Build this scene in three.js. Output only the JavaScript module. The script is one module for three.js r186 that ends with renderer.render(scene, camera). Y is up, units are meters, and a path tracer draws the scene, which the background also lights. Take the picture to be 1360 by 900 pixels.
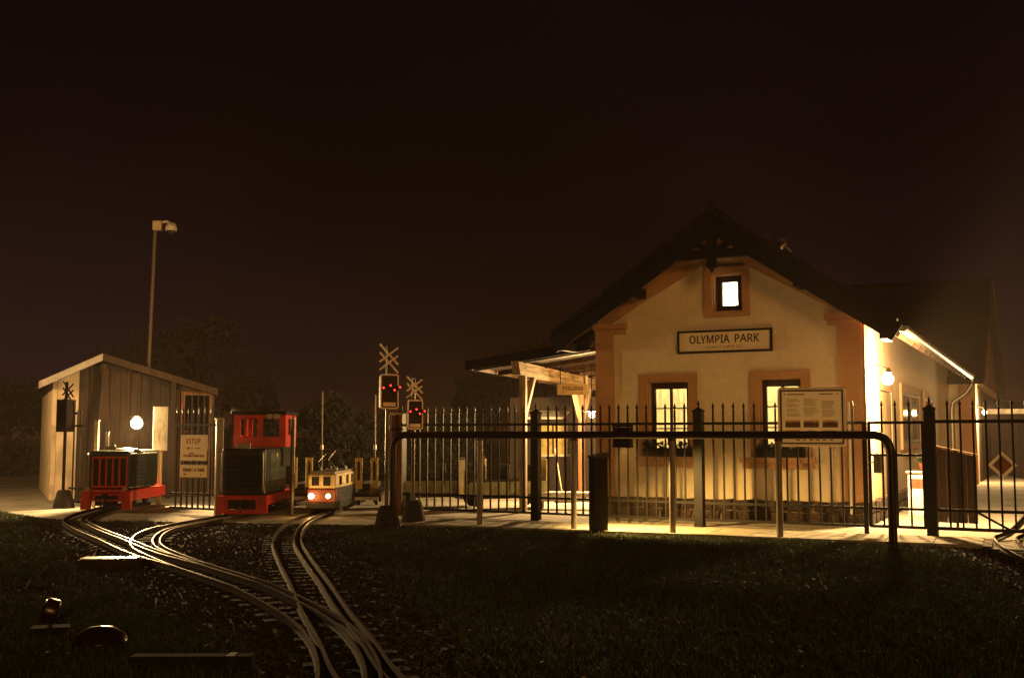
import * as THREE from 'three';
import { mergeGeometries } from 'three/addons/utils/BufferGeometryUtils.js';
import { RoundedBoxGeometry } from 'three/addons/geometries/RoundedBoxGeometry.js';

// ---------------------------------------------------------------- camera, sky, distant light, exposure
const FOCAL = 1470, HORIZON = 577, EYE = 1.2;               // in pixels of the 1360 x 900 photograph; metres
const PITCH = Math.atan((HORIZON - 450) / FOCAL);
const scene = new THREE.Scene();
const camera = new THREE.PerspectiveCamera(2 * Math.atan(450 / FOCAL) * 180 / Math.PI, 1360 / 900, 0.1, 600);
camera.position.set(0, EYE, 0);
camera.rotation.set(PITCH, 0, 0);
const renderer = new THREE.WebGLRenderer({ antialias: true });
renderer.toneMapping = THREE.LinearToneMapping;
renderer.toneMappingExposure = 1;
renderer.shadowMap.enabled = true;

let seed = 7;
const rnd = () => { seed = (seed * 1664525 + 1013904223) >>> 0; return seed / 4294967296; };
const rr = (a, b) => a + (b - a) * rnd();
const lerp = (a, b, t) => a + (b - a) * t, clamp = (x, a = 0, b = 1) => Math.min(b, Math.max(a, x)), smooth = t => t * t * (3 - 2 * t);
function lattice(size, s) {                                   // periodic value noise
  const g = new Float32Array(size * size); let q = s * 7919 + 13;
  for (let i = 0; i < g.length; i++) { q = (q * 1664525 + 1013904223) >>> 0; g[i] = q / 4294967296; }
  return (u, v) => {
    u = (u - Math.floor(u)) * size; v = (v - Math.floor(v)) * size;
    const i = Math.floor(u) % size, j = Math.floor(v) % size, a = smooth(u - Math.floor(u)), b = smooth(v - Math.floor(v)), i1 = (i + 1) % size, j1 = (j + 1) % size;
    return lerp(lerp(g[j * size + i], g[j * size + i1], a), lerp(g[j1 * size + i], g[j1 * size + i1], a), b);
  };
}
function fbm(base, octaves, s) {
  const n = []; for (let k = 0; k < octaves; k++) n.push(lattice(base << k, s + k));
  return (u, v) => { let t = 0, a = 0.5, m = 0; for (const f of n) { t += a * f(u, v); m += a; a *= 0.5; } return t / m; };
}

// overcast night sky: dark brown town glow with slow cloud patches, a little warmer towards the horizon
{
  const W = 512, H = 256, data = new Float32Array(W * H * 4), n1 = fbm(9, 5, 3), n2 = fbm(8, 4, 31);
  for (let j = 0; j < H; j++) for (let i = 0; i < W; i++) {
    const el = Math.max(0, (j + 0.5) / H * 180 - 90) / 90;
    const c = n1(i / W, j / H * 0.7), p = n2(i / W, j / H * 0.9 + 0.3), q = n2((i / W + 0.37) % 1, j / H * 0.6);
    const town = Math.pow(0.5 + 0.5 * Math.cos((i / W - 0.37) * 6.283), 3);                      // the town lies to the right of the view
    const k = (0.7 + 0.5 * Math.pow(1 - el, 5)) * (0.22 + 3.0 * c * c) * (0.5 + 1.0 * q) * (0.75 + 1.5 * town);
    const o = (j * W + i) * 4;
    data[o] = 0.0046 * k; data[o + 1] = (0.0013 + 0.0006 * (0.5 - p)) * k; data[o + 2] = (0.0022 + 0.006 * (p - 0.5)) * k; data[o + 3] = 1;
  }
  const sky = new THREE.DataTexture(data, W, H, THREE.RGBAFormat, THREE.FloatType);
  sky.mapping = THREE.EquirectangularReflectionMapping; sky.magFilter = THREE.LinearFilter; sky.minFilter = THREE.LinearFilter; sky.wrapS = THREE.RepeatWrapping; sky.needsUpdate = true;
  scene.background = sky; scene.environment = sky;
}
// the car-park floodlights far behind the photographer: one low, warm, soft direction
const far = new THREE.DirectionalLight(new THREE.Color().setRGB(1, 0.45, 0.11), 0.75);
{ const az = 16 * Math.PI / 180, el = 11 * Math.PI / 180;
  far.position.set(60 * Math.sin(az) * Math.cos(el), 60 * Math.sin(el), 60 * Math.cos(az) * Math.cos(el) - 15); far.target.position.set(0, 0, -15); }
far.castShadow = true; far.shadow.radius = 24; far.shadow.mapSize.set(2048, 2048);
Object.assign(far.shadow.camera, { left: -25, right: 25, top: 20, bottom: -20, near: 1, far: 140 });
scene.add(far, far.target);

// ---------------------------------------------------------------- from pixel to place
const cp = Math.cos(PITCH), sp = Math.sin(PITCH);
function ray(px, py) { const a = px - 680, b = 450 - py; return new THREE.Vector3(a, b * cp + FOCAL * sp, -(FOCAL * cp - b * sp)); }
function at(px, py, depth) { const r = ray(px, py); return r.multiplyScalar(depth / -r.z).add(new THREE.Vector3(0, EYE, 0)); }
function onGround(px, py, y = 0) { const r = ray(px, py); return r.multiplyScalar((y - EYE) / r.y).add(new THREE.Vector3(0, EYE, 0)); }

// ---------------------------------------------------------------- textures and materials
function tex(size, fn, srgb = true, h = size) {
  const d = new Uint8Array(size * h * 4);
  for (let j = 0; j < h; j++) for (let i = 0; i < size; i++) {
    const c = fn(i / size, j / h), o = (j * size + i) * 4;
    for (let k = 0; k < 3; k++) d[o + k] = clamp(c[k] ?? c[0]) * 255; d[o + 3] = 255;
  }
  const t = new THREE.DataTexture(d, size, h); t.wrapS = t.wrapT = THREE.RepeatWrapping; t.magFilter = THREE.LinearFilter; t.minFilter = THREE.LinearMipmapLinearFilter; t.generateMipmaps = true;
  if (srgb) t.colorSpace = THREE.SRGBColorSpace; t.needsUpdate = true; return t;
}
const scaled = (t, x, y = x) => { const c = t.clone(); c.repeat.set(x, y); c.needsUpdate = true; return c; };
const nA = fbm(6, 6, 101), nB = fbm(3, 4, 202), nC = fbm(32, 4, 303), nD = fbm(12, 4, 404);
const grey = f => (u, v) => { const x = f(u, v); return [x, x, x]; };
const mottled = tex(512, (u, v) => { const a = 0.86 + 0.22 * (nA(u, v) - 0.5) + 0.2 * (nB(u, v) - 0.5) + 0.08 * (nC(u, v) - 0.5); return [a, a * (0.985 + 0.03 * nD(u, v)), a * (0.96 + 0.05 * nB(v, u))]; });
const plasterMap = tex(512, (u, v) => { const a = 0.93 + 0.07 * (nA(u, v) - 0.5) + 0.06 * (nB(u, v) - 0.5) + 0.09 * (nC(u, v) - 0.5) - 0.1 * clamp((nA(u * 3 % 1, v * 0.25) - 0.62) * 4); return [a, a * 0.995, a * 0.985]; });
const rough = tex(512, grey((u, v) => 0.5 + 0.9 * (nC(u, v) - 0.5) + 0.5 * (nA(u, v) - 0.5)), false);
const grain = tex(512, (u, v) => { const a = 0.7 + 0.5 * (nA(u * 6 % 1, v * 0.35) - 0.5) + 0.45 * (nC(u, v * 0.06) - 0.5) + 0.25 * (nB(u, v) - 0.5); return [a, a * 0.97, a * 0.93]; });
const grainBump = tex(512, grey((u, v) => 0.5 + 0.9 * (nC(u, v * 0.06) - 0.5)), false);
const grimy = tex(512, (u, v) => { const a = 0.95 + 0.2 * (nA(u, v) - 0.5), s = clamp((nB(u * 2 % 1, v) - 0.55) * 3) * 0.35 + clamp((nD(u, v) - 0.6) * 3) * 0.2; return [a * (1 - s), a * (1 - s), a * (1 - s * 1.05)]; });
const stony = tex(512, (u, v) => { const a = 0.55 + 1.1 * (nC(u, v) - 0.5) + 0.6 * (nA(u, v) - 0.5); return [a, a * 0.97, a * 0.92]; });
const earth = tex(512, (u, v) => { const a = 0.6 + 0.8 * (nC(u, v) - 0.5) + 0.7 * (nA(u, v) - 0.5), g = nB(u, v); return [a * lerp(0.9, 1.05, g), a, a * 0.8]; });
const L = (r, g, b) => new THREE.Color().setRGB(r, g, b);
function dull(color, o = {}) { return new THREE.MeshPhysicalMaterial({ color, roughness: 0.7, specularIntensity: 0.45, ...o }); }
function std(color, o = {}) { return new THREE.MeshStandardMaterial({ color, roughness: 0.8, ...o }); }
const bump = (t, s, x) => ({ bumpMap: x ? scaled(t, x) : t, bumpScale: s });
const M = {
  plaster: std(L(0.66, 0.56, 0.42), { map: scaled(plasterMap, 0.4), roughness: 0.92, ...bump(rough, 0.004, 1.3) }),
  ochre: std(L(0.40, 0.222, 0.108), { map: scaled(plasterMap, 0.6), roughness: 0.9, ...bump(rough, 0.003, 1.3) }),
  stone: [[0.13, 0.066, 0.038], [0.17, 0.09, 0.054], [0.1, 0.055, 0.034], [0.14, 0.085, 0.06]].map(c => std(L(...c), { map: scaled(stony, 0.9), roughness: 0.95, ...bump(rough, 0.02, 0.8) })),
  mortar: std(L(0.15, 0.11, 0.08), { map: scaled(mottled, 1), roughness: 1 }),
  darkWood: std(L(0.055, 0.03, 0.018), { map: scaled(grain, 0.8), roughness: 0.7, ...bump(grainBump, 0.003, 0.8) }),
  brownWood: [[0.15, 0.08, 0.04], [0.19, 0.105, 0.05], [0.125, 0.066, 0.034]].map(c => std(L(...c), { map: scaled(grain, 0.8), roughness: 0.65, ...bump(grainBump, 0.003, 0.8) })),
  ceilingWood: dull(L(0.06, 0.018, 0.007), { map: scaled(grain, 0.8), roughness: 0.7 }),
  screenWood: dull(L(0.045, 0.02, 0.01), { map: scaled(grain, 0.8), roughness: 0.7, ...bump(grainBump, 0.002, 0.8) }),
  gableWood: [[0.3, 0.1, 0.045], [0.24, 0.08, 0.038]].map(c => std(L(...c), { map: scaled(grain, 0.8), roughness: 0.75 })),
  plank: [[0.055, 0.023, 0.007], [0.08, 0.033, 0.009], [0.038, 0.016, 0.006]].map(c => std(L(...c), { map: scaled(grain, 0.8), roughness: 0.7, ...bump(grainBump, 0.003, 0.8) })),
  redWood: std(L(0.3, 0.085, 0.03), { map: scaled(grain, 0.8), roughness: 0.6, ...bump(grainBump, 0.002, 0.8) }),
  paleWood: std(L(0.56, 0.43, 0.26), { map: scaled(grain, 0.9), roughness: 0.75, ...bump(grainBump, 0.002, 0.9) }),
  beamWood: (() => { const m = std(L(0.6, 0.46, 0.27), { map: scaled(grain, 0.9), roughness: 0.75 }); m.map.rotation = Math.PI / 2; return m; })(),
  orangeWood: std(L(0.34, 0.15, 0.055), { map: scaled(grain, 0.9), roughness: 0.6, ...bump(grainBump, 0.002, 0.9) }),
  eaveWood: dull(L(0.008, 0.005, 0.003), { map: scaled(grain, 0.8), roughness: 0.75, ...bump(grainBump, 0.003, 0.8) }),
  roof: dull(L(0.022, 0.019, 0.017), { map: scaled(stony, 1.4), roughness: 0.85, ...bump(rough, 0.006, 1) }),
  farRoof: dull(L(0.05, 0.028, 0.02), { map: scaled(stony, 0.7), roughness: 0.9, ...bump(rough, 0.01, 0.8) }),
  iron: dull(L(0.008, 0.006, 0.005), { roughness: 0.55, map: scaled(grimy, 1), ...bump(rough, 0.001, 2) }),
  rail: dull(L(0.02, 0.011, 0.009), { roughness: 0.32, map: scaled(grimy, 1.4), ...bump(rough, 0.0008, 2) }),
  post: std(L(0.2, 0.17, 0.14), { roughness: 0.5, metalness: 0.35, map: scaled(grimy, 1.2), ...bump(rough, 0.002, 2) }),
  mast: std(L(0.16, 0.13, 0.1), { roughness: 0.55, metalness: 0.2, map: scaled(grimy, 1.1) }),
  pole: std(L(0.09, 0.075, 0.06), { roughness: 0.4, metalness: 0.5, map: scaled(grimy, 1.1) }),
  zinc: std(L(0.42, 0.40, 0.36), { roughness: 0.38, metalness: 0.75, map: scaled(grimy, 1.1) }),
  rust: dull(L(0.022, 0.01, 0.005), { roughness: 0.85, map: scaled(grimy, 1.6), ...bump(rough, 0.002, 2) }),
  track: std(L(0.14, 0.08, 0.048), { roughness: 0.42, metalness: 0.9, map: scaled(grimy, 1.6), ...bump(rough, 0.001, 2) }),
  sleeper: [[0.014, 0.009, 0.006], [0.02, 0.013, 0.009], [0.011, 0.008, 0.006]].map(c => dull(L(...c), { map: scaled(grain, 0.9), roughness: 0.9, ...bump(grainBump, 0.006, 0.9) })),
  concrete: std(L(0.27, 0.245, 0.205), { map: scaled(grimy, 0.6), roughness: 0.92, ...bump(rough, 0.005, 0.9) }),
  slab: [[0.30, 0.27, 0.22], [0.26, 0.235, 0.195], [0.33, 0.295, 0.24]].map(c => std(L(...c), { map: scaled(mottled, 0.9), roughness: 0.95, ...bump(rough, 0.006, 0.9) })),
  darkConcrete: dull(L(0.032, 0.027, 0.024), { map: scaled(grimy, 1.5), roughness: 0.95, ...bump(rough, 0.006, 1.5) }),
  soil: std(L(0.02, 0.016, 0.01), { map: scaled(earth, 0.5), roughness: 1, ...bump(rough, 0.03, 0.5) }),
  ballast: [[0.02, 0.0175, 0.016], [0.034, 0.03, 0.027], [0.014, 0.012, 0.011]].map(c => dull(L(...c), { roughness: 1 })),
  red: std(L(0.46, 0.028, 0.014), { map: scaled(grimy, 2), roughness: 0.42 }),
  darkRed: std(L(0.17, 0.02, 0.012), { map: scaled(grimy, 2), roughness: 0.45 }),
  green: std(L(0.014, 0.022, 0.016), { map: scaled(grimy, 2), roughness: 0.35 }),
  teal: std(L(0.03, 0.046, 0.042), { map: scaled(grimy, 2), roughness: 0.4 }),
  blue: std(L(0.018, 0.024, 0.04), { map: scaled(grimy, 2), roughness: 0.4 }),
  cream: std(L(0.66, 0.53, 0.30), { map: scaled(grimy, 1.5), roughness: 0.5 }),
  yellow: std(L(0.58, 0.44, 0.15), { map: scaled(grimy, 2), roughness: 0.55 }),
  sage: std(L(0.22, 0.22, 0.11), { map: scaled(grimy, 1.5), roughness: 0.6 }),
  white: std(L(0.74, 0.68, 0.58), { map: scaled(grimy, 1.2), roughness: 0.6 }),
  shedWall: std(L(0.62, 0.50, 0.34), { map: scaled(grimy, 0.5), roughness: 0.7 }),
  black: dull(L(0.009, 0.008, 0.008), { roughness: 0.5 }),
  matt: dull(L(0.012, 0.01, 0.009), { roughness: 0.95, specularIntensity: 0.12 }),
  rubber: std(L(0.02, 0.018, 0.017), { roughness: 0.9 }),
  paleFascia: std(L(0.42, 0.38, 0.33), { map: scaled(grimy, 1.2), roughness: 0.6 }),
  signWhite: std(L(0.76, 0.68, 0.58), { roughness: 0.5 }),
  glass: new THREE.MeshPhysicalMaterial({ color: 0xffffff, roughness: 0.03, transmission: 1, thickness: 0, ior: 1.5 }),
  darkGlass: new THREE.MeshPhysicalMaterial({ color: L(0.03, 0.028, 0.025), roughness: 0.06, clearcoat: 1 }),
  curtain: new THREE.MeshPhysicalMaterial({ color: L(0.86, 0.77, 0.50), roughness: 1, transmission: 0.55, thickness: 0, map: scaled(mottled, 1.5) }),
  blind: new THREE.MeshPhysicalMaterial({ color: L(0.9, 0.86, 0.74), roughness: 1, transmission: 0.6, thickness: 0 }),
  room: std(L(0.75, 0.66, 0.46), { roughness: 0.95 }),
  bark: std(L(0.05, 0.035, 0.024), { map: scaled(grain, 1), roughness: 1 }),
  leaf: [[0.012, 0.015, 0.006], [0.018, 0.018, 0.008], [0.036, 0.031, 0.017]].map(c => new THREE.MeshPhysicalMaterial({ color: L(...c), roughness: 0.9, transmission: 0.3, thickness: 0, side: THREE.DoubleSide })),
  plant: new THREE.MeshPhysicalMaterial({ color: L(0.04, 0.06, 0.02), roughness: 0.8, transmission: 0.3, thickness: 0, side: THREE.DoubleSide }),
};
const glow = (r, g, b, k) => new THREE.MeshStandardMaterial({ color: 0x000000, emissive: L(r, g, b), emissiveIntensity: k, roughness: 0.6 });
M.bulb = glow(1, 0.72, 0.36, 60); M.head = glow(1, 0.62, 0.2, 40); M.led = glow(1, 0.03, 0.015, 5); M.tube = glow(1, 0.85, 0.55, 6);

// ---------------------------------------------------------------- geometry helpers (uv in metres)
function box(w, h, d, x = 0, y = 0, z = 0, rx = 0, ry = 0, rz = 0) {
  const g = new THREE.BoxGeometry(w, h, d), uv = g.attributes.uv, s = [[d, h], [d, h], [w, d], [w, d], [w, h], [w, h]];
  for (let f = 0; f < 6; f++) for (let k = 0; k < 4; k++) uv.setXY(f * 4 + k, uv.getX(f * 4 + k) * s[f][0] + x * 0.37 + z * 0.11, uv.getY(f * 4 + k) * s[f][1] + y * 0.41 + z * 0.23);
  if (rx || ry || rz) g.applyMatrix4(new THREE.Matrix4().makeRotationFromEuler(new THREE.Euler(rx, ry, rz)));
  return g.translate(x, y, z);
}
const rbox = (w, h, d, r, x = 0, y = 0, z = 0) => new RoundedBoxGeometry(w, h, d, 3, r).translate(x, y, z);
const cyl = (r0, r1, h, x = 0, y = 0, z = 0, n = 16, rx = 0, rz = 0) => { const g = new THREE.CylinderGeometry(r1, r0, h, n); if (rx) g.rotateX(rx); if (rz) g.rotateZ(rz); return g.translate(x, y, z); };
const sph = (r, x = 0, y = 0, z = 0, n = 14) => new THREE.SphereGeometry(r, n, Math.ceil(n * 0.7)).translate(x, y, z);
const lathe = (pts, n = 20) => new THREE.LatheGeometry(pts.map(p => new THREE.Vector2(...p)), n);
function bar(a, b, w, h = w, roll = 0) {                        // square bar from a to b
  a = new THREE.Vector3(...a); b = new THREE.Vector3(...b);
  const l = a.distanceTo(b), g = box(w, l, h), q = new THREE.Quaternion().setFromUnitVectors(new THREE.Vector3(0, 1, 0), b.clone().sub(a).normalize());
  if (roll) g.rotateY(roll);
  return g.applyQuaternion(q).translate((a.x + b.x) / 2, (a.y + b.y) / 2, (a.z + b.z) / 2);
}
function rod(a, b, r, n = 10) { a = new THREE.Vector3(...a); b = new THREE.Vector3(...b); return new THREE.CylinderGeometry(r, r, a.distanceTo(b), n).applyQuaternion(new THREE.Quaternion().setFromUnitVectors(new THREE.Vector3(0, 1, 0), b.clone().sub(a).normalize())).translate((a.x + b.x) / 2, (a.y + b.y) / 2, (a.z + b.z) / 2); }
const pipe = (pts, r, seg = 40, n = 12) => new THREE.TubeGeometry(new THREE.CatmullRomCurve3(pts.map(p => new THREE.Vector3(...p)), false, 'catmullrom', 0.2), seg, r, n);
function slab(outline, depth, holes = []) {                     // outline in x, y; thickness towards -z, face at z = 0
  const s = new THREE.Shape(outline.map(p => new THREE.Vector2(...p)));
  for (const h of holes) s.holes.push(new THREE.Path(h.map(p => new THREE.Vector2(...p))));
  return new THREE.ExtrudeGeometry(s, { depth, bevelEnabled: false }).translate(0, 0, -depth);
}
const rect = (x0, y0, x1, y1) => [[x0, y0], [x1, y0], [x1, y1], [x0, y1]];
const merge = gs => mergeGeometries(gs.map(g => { const k = g.index ? g.toNonIndexed() : g; for (const n of Object.keys(k.attributes)) if (!['position', 'normal', 'uv'].includes(n)) k.deleteAttribute(n); return k; }));
function quadSheet(corners, y) {                               // flat polygon on the ground, uv in metres
  const s = new THREE.Shape(corners.map(([x, z]) => new THREE.Vector2(x, -z)));
  return new THREE.ShapeGeometry(s).rotateX(-Math.PI / 2).translate(0, y, 0);
}
function sweep(pts, w, y0, y1, headOnly) {                               // rectangular bar along a ground curve
  const pos = [], nor = [], uv = [], n = pts.length; let run = 0;
  const sec = [];
  for (let i = 0; i < n; i++) {
    const a = pts[Math.max(0, i - 1)], b = pts[Math.min(n - 1, i + 1)], dx = b[0] - a[0], dz = b[1] - a[1], l = Math.hypot(dx, dz), sx = -dz / l, sz = dx / l;
    if (i) run += Math.hypot(pts[i][0] - pts[i - 1][0], pts[i][1] - pts[i - 1][1]);
    sec.push({ p: pts[i], s: [sx, sz], run });
  }
  const foot = w * 0.7, head = w * 0.5, mid = y1 - (y1 - y0) * 0.35;
  const prof = [[-foot, y0], [-w * 0.22, y0 + 0.008], [-w * 0.22, mid], [-head, mid + 0.003], [-head * 0.86, y1], [head * 0.86, y1], [head, mid + 0.003], [w * 0.22, mid], [w * 0.22, y0 + 0.008], [foot, y0]];
  if (headOnly) prof.splice(0, prof.length, [-w / 2, y0], [-w / 2, y1], [w / 2, y1], [w / 2, y0]);
  for (let i = 0; i + 1 < n; i++) for (let k = 0; k + 1 < prof.length; k++) {
    const A = sec[i], B = sec[i + 1], P = (S, q) => [S.p[0] + S.s[0] * q[0], q[1], S.p[1] + S.s[1] * q[0]];
    const a = P(A, prof[k]), b = P(B, prof[k]), c = P(B, prof[k + 1]), d = P(A, prof[k + 1]);
    const e = [prof[k + 1][0] - prof[k][0], prof[k + 1][1] - prof[k][1]], m = Math.hypot(...e), nn = [-e[1] / m, e[0] / m];
    for (const [v, S] of [[a, A], [c, B], [b, B], [a, A], [d, A], [c, B]]) { pos.push(...v); nor.push(S.s[0] * nn[0], nn[1], S.s[1] * nn[0]); uv.push(S.run, k * 0.02); }
  }
  const g = new THREE.BufferGeometry();
  g.setAttribute('position', new THREE.Float32BufferAttribute(pos, 3)); g.setAttribute('normal', new THREE.Float32BufferAttribute(nor, 3)); g.setAttribute('uv', new THREE.Float32BufferAttribute(uv, 2));
  return g;
}

// ---------------------------------------------------------------- object helpers
const taken = {};
function numbered(n) { taken[n] = (taken[n] ?? -1) + 1; return taken[n] ? `${n}_${String(taken[n]).padStart(3, '0')}` : n; }
function info(o, label, category, group, kind) { Object.assign(o.userData, label ? { label } : {}, category ? { category } : {}, group ? { group } : {}, kind ? { kind } : {}); return o; }
function thing(name, label, category, pos = [0, 0, 0], turn = 0, group) { const o = new THREE.Group(); o.name = numbered(name); o.position.set(...(pos.isVector3 ? pos.toArray() : pos)); o.rotation.y = turn; scene.add(o); return info(o, label, category, group); }
function part(name, geo, mat, parent) { const m = new THREE.Mesh(Array.isArray(geo) ? merge(geo) : geo, mat); m.name = name; m.castShadow = m.receiveShadow = true; parent.add(m); return m; }
function structure(name, geo, mat) { const m = part(numbered(name), geo, mat, scene); m.userData.kind = 'structure'; return m; }
function pointLight(parent, x, y, z, rgb, k, radius = 2) { const l = new THREE.PointLight(L(...rgb), k); l.position.set(x, y, z); l.castShadow = true; l.shadow.radius = radius; parent.add(l); return l; }
function print(w, h, draw) { const c = document.createElement('canvas'); c.width = w; c.height = h; draw(c.getContext('2d'), w, h); const t = new THREE.CanvasTexture(c); t.colorSpace = THREE.SRGBColorSpace; t.anisotropy = 8; return std(0xffffff, { map: t, roughness: 0.5 }); }
function squeezed(x, text, cx, y, size, width, weight = 'bold', heavy) { x.font = `${weight} ${size}px sans-serif`; const m = x.measureText(text).width; x.save(); x.translate(cx, y); x.scale(width / m, 1); x.textAlign = 'center'; x.fillText(text, 0, 0); if (heavy) x.strokeText(text, 0, 0); x.restore(); }
const V3 = (x, y, z) => new THREE.Vector3(x, y, z);

// ================================================================ GROUND, PATH, ROAD
const edgePts = [[-700, 668], [-250, 673], [0, 680], [60, 689], [120, 693], [300, 694.5], [500, 698.5], [640, 702], [762, 708], [893, 713], [1035, 718.5], [1187, 723.5], [1310, 729], [1500, 738], [1900, 752]].map(p => onGround(...p));
function edgeZ(x) { let i = 0; while (i < edgePts.length - 2 && edgePts[i + 1].x < x) i++; const a = edgePts[i], b = edgePts[i + 1]; return lerp(a.z, b.z, (x - a.x) / (b.x - a.x)); }
structure('ground', new THREE.PlaneGeometry(900, 900).rotateX(-Math.PI / 2), M.soil).geometry.attributes.uv.array.forEach((v, i, a) => { a[i] = v * 900; });
// concrete yard and crossing behind the grass edge
const yardEdge = edgePts.map(p => [p.x, p.z - 0.02]);
structure('road', quadSheet([...yardEdge, [22, -60], [-30, -60]], 0.006), M.concrete);

// ================================================================ TRACKS
const px2 = list => list.map(p => { const g = onGround(...p, 0.05); return [g.x, g.z]; });
function curve(pts, step = 0.12) { const c = new THREE.CatmullRomCurve3(pts.map(([x, z]) => V3(x, 0, z)), false, 'centripetal'), n = Math.ceil(c.getLength() / step); return c.getSpacedPoints(n).map(p => [p.x, p.z]); }
function shift(pts, d) { return pts.map((p, i) => { const a = pts[Math.max(0, i - 1)], b = pts[Math.min(pts.length - 1, i + 1)], dx = b[0] - a[0], dz = b[1] - a[1], l = Math.hypot(dx, dz); return [p[0] - dz / l * d, p[1] + dx / l * d]; }); }
const GAUGE = 0.30, INNER = 0.225;
const lines = [];
function track(label, left, lift, sleepers, skip = () => false) {   // left rail runs away from the viewer
  const t = thing('railway_track', label, 'track');
  for (const d of [0, INNER, GAUGE]) { const l = shift(left, d), r = part('rail', sweep(l, 0.02, 0.016 + lift, 0.06 + lift), M.rust, t); part('running_surface', sweep(l, 0.013, 0.0595 + lift, 0.0625 + lift, true), M.track, r); }
  const mid = shift(left, GAUGE / 2); lines.push(mid);
  if (sleepers) for (let i = 2; i < mid.length - 2; i += 2) {
    const [x, z] = mid[i]; if (skip(x, z)) continue;
    const a = mid[i - 1], b = mid[i + 1], m = part('sleeper', sleeperGeo, M.sleeper[i % 3], t);
    m.position.set(x, -0.004 + lift + rr(-0.003, 0.003), z); m.rotation.y = Math.atan2(b[0] - a[0], b[1] - a[1]) + rr(-0.03, 0.03);
  }
  return t;
}
const sleeperGeo = box(0.52, 0.036, 0.09);
const onRoad = (x, z) => z < edgeZ(x) + 0.05;
const t1 = curve([[-0.3, -3.6], [-0.62, -4.7], ...px2([[440, 890], [425, 855], [400, 810], [385, 775], [370, 745], [362, 720], [370, 703]]), [-2.98, -15.2], [-2.96, -17], [-2.95, -26]]);
const t2 = curve([[-0.75, -4.0], [-0.88, -5.0], ...px2([[422, 890], [415, 860], [395, 832], [350, 802], [300, 777], [235, 755], [175, 737], [130, 717], [96, 702], [84, 690]]), [-6.52, -17.5], [-6.45, -19]]);
const t3 = curve([...px2([[310, 781], [240, 757], [195, 739], [175, 728], [174, 717], [195, 704], [232, 696]]), [-4.1, -16.2], [-4.06, -17.6], [-4.06, -25]]);
track('three-railed track curving between the crossing and the small electric locomotive', t1, 0, true, onRoad);
track('three-railed track running away to the red-grilled locomotive by the shed', t2, 0.003, true, (x, z) => onRoad(x, z) || x > -1.35);
track('short three-railed branch leading to the locomotive with the red cab', t3, 0.006, true, (x, z) => onRoad(x, z) || z > -12.3);
const t4 = curve([...px2([[1480, 790], [1400, 757], [1352, 738], [1326, 722], [1322, 713], [1338, 706]]), [7.6, -16.5], [9.4, -20]]);
track('three-railed track curving out under the gate with the diamond sign', t4, 0.002, true, (x, z) => z < edgeZ(x) - 0.1);

// ================================================================ GRASS, BALLAST, LEAVES
const patch = fbm(5, 5, 909);
function trackGap(x, z) { let m = 9; for (const l of lines) for (let i = 0; i < l.length; i += 3) { const d = Math.hypot(l[i][0] - x, l[i][1] - z); if (d < m) m = d; } return m; }
function grassness(x, z) {
  if (z < edgeZ(x) + 0.04) return 0;
  const g = trackGap(x, z), n = patch(x * 0.07 + 0.5, z * 0.07 + 0.5);
  let k = clamp((g - 0.28 - 0.9 * Math.max(0, n - 0.35)) * 2.4);
  if (x < -0.8 && x > -4.4 && z < -8.2) k *= clamp((n - 0.56) * 6);                    // bare ballast between the two tracks
  return k * clamp((n - 0.2) * 5 + 0.25);
}
function stuff(name, geo, mat, spots, label, category) {
  const m = new THREE.InstancedMesh(geo, mat, spots.length), o = new THREE.Object3D();
  spots.forEach((s, i) => { o.position.set(s[0], s[1], s[2]); o.rotation.set(s[3], s[4], s[5] ?? 0); o.scale.set(...(Array.isArray(s[6]) ? s[6] : [s[6], s[6], s[6]])); o.updateMatrix(); m.setMatrixAt(i, o.matrix); });
  m.name = name; m.castShadow = m.receiveShadow = true; scene.add(m); return info(m, label, category, null, 'stuff');
}
function tuft(n, h, spread) {
  const pos = [];
  for (let k = 0; k < n; k++) {
    const a = rr(0, 6.28), b = rr(0, 6.28), r = rr(0, spread), x = Math.cos(b) * r, z = Math.sin(b) * r, hh = h * rr(0.5, 1.1), lean = hh * rr(0.15, 0.9), w = rr(0.0022, 0.0042);
    const dx = Math.cos(a), dz = Math.sin(a), sx = -dz * w, sz = dx * w, m = [x + dx * lean * 0.35, hh * 0.6, z + dz * lean * 0.35], t = [x + dx * lean, hh, z + dz * lean];
    pos.push(x - sx, 0, z - sz, x + sx, 0, z + sz, m[0] + sx * 0.8, m[1], m[2] + sz * 0.8, x - sx, 0, z - sz, m[0] + sx * 0.8, m[1], m[2] + sz * 0.8, m[0] - sx * 0.8, m[1], m[2] - sz * 0.8, m[0] - sx * 0.8, m[1], m[2] - sz * 0.8, m[0] + sx * 0.8, m[1], m[2] + sz * 0.8, ...t);
  }
  const g = new THREE.BufferGeometry(); g.setAttribute('position', new THREE.Float32BufferAttribute(pos, 3)); g.computeVertexNormals(); return g;
}
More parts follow.
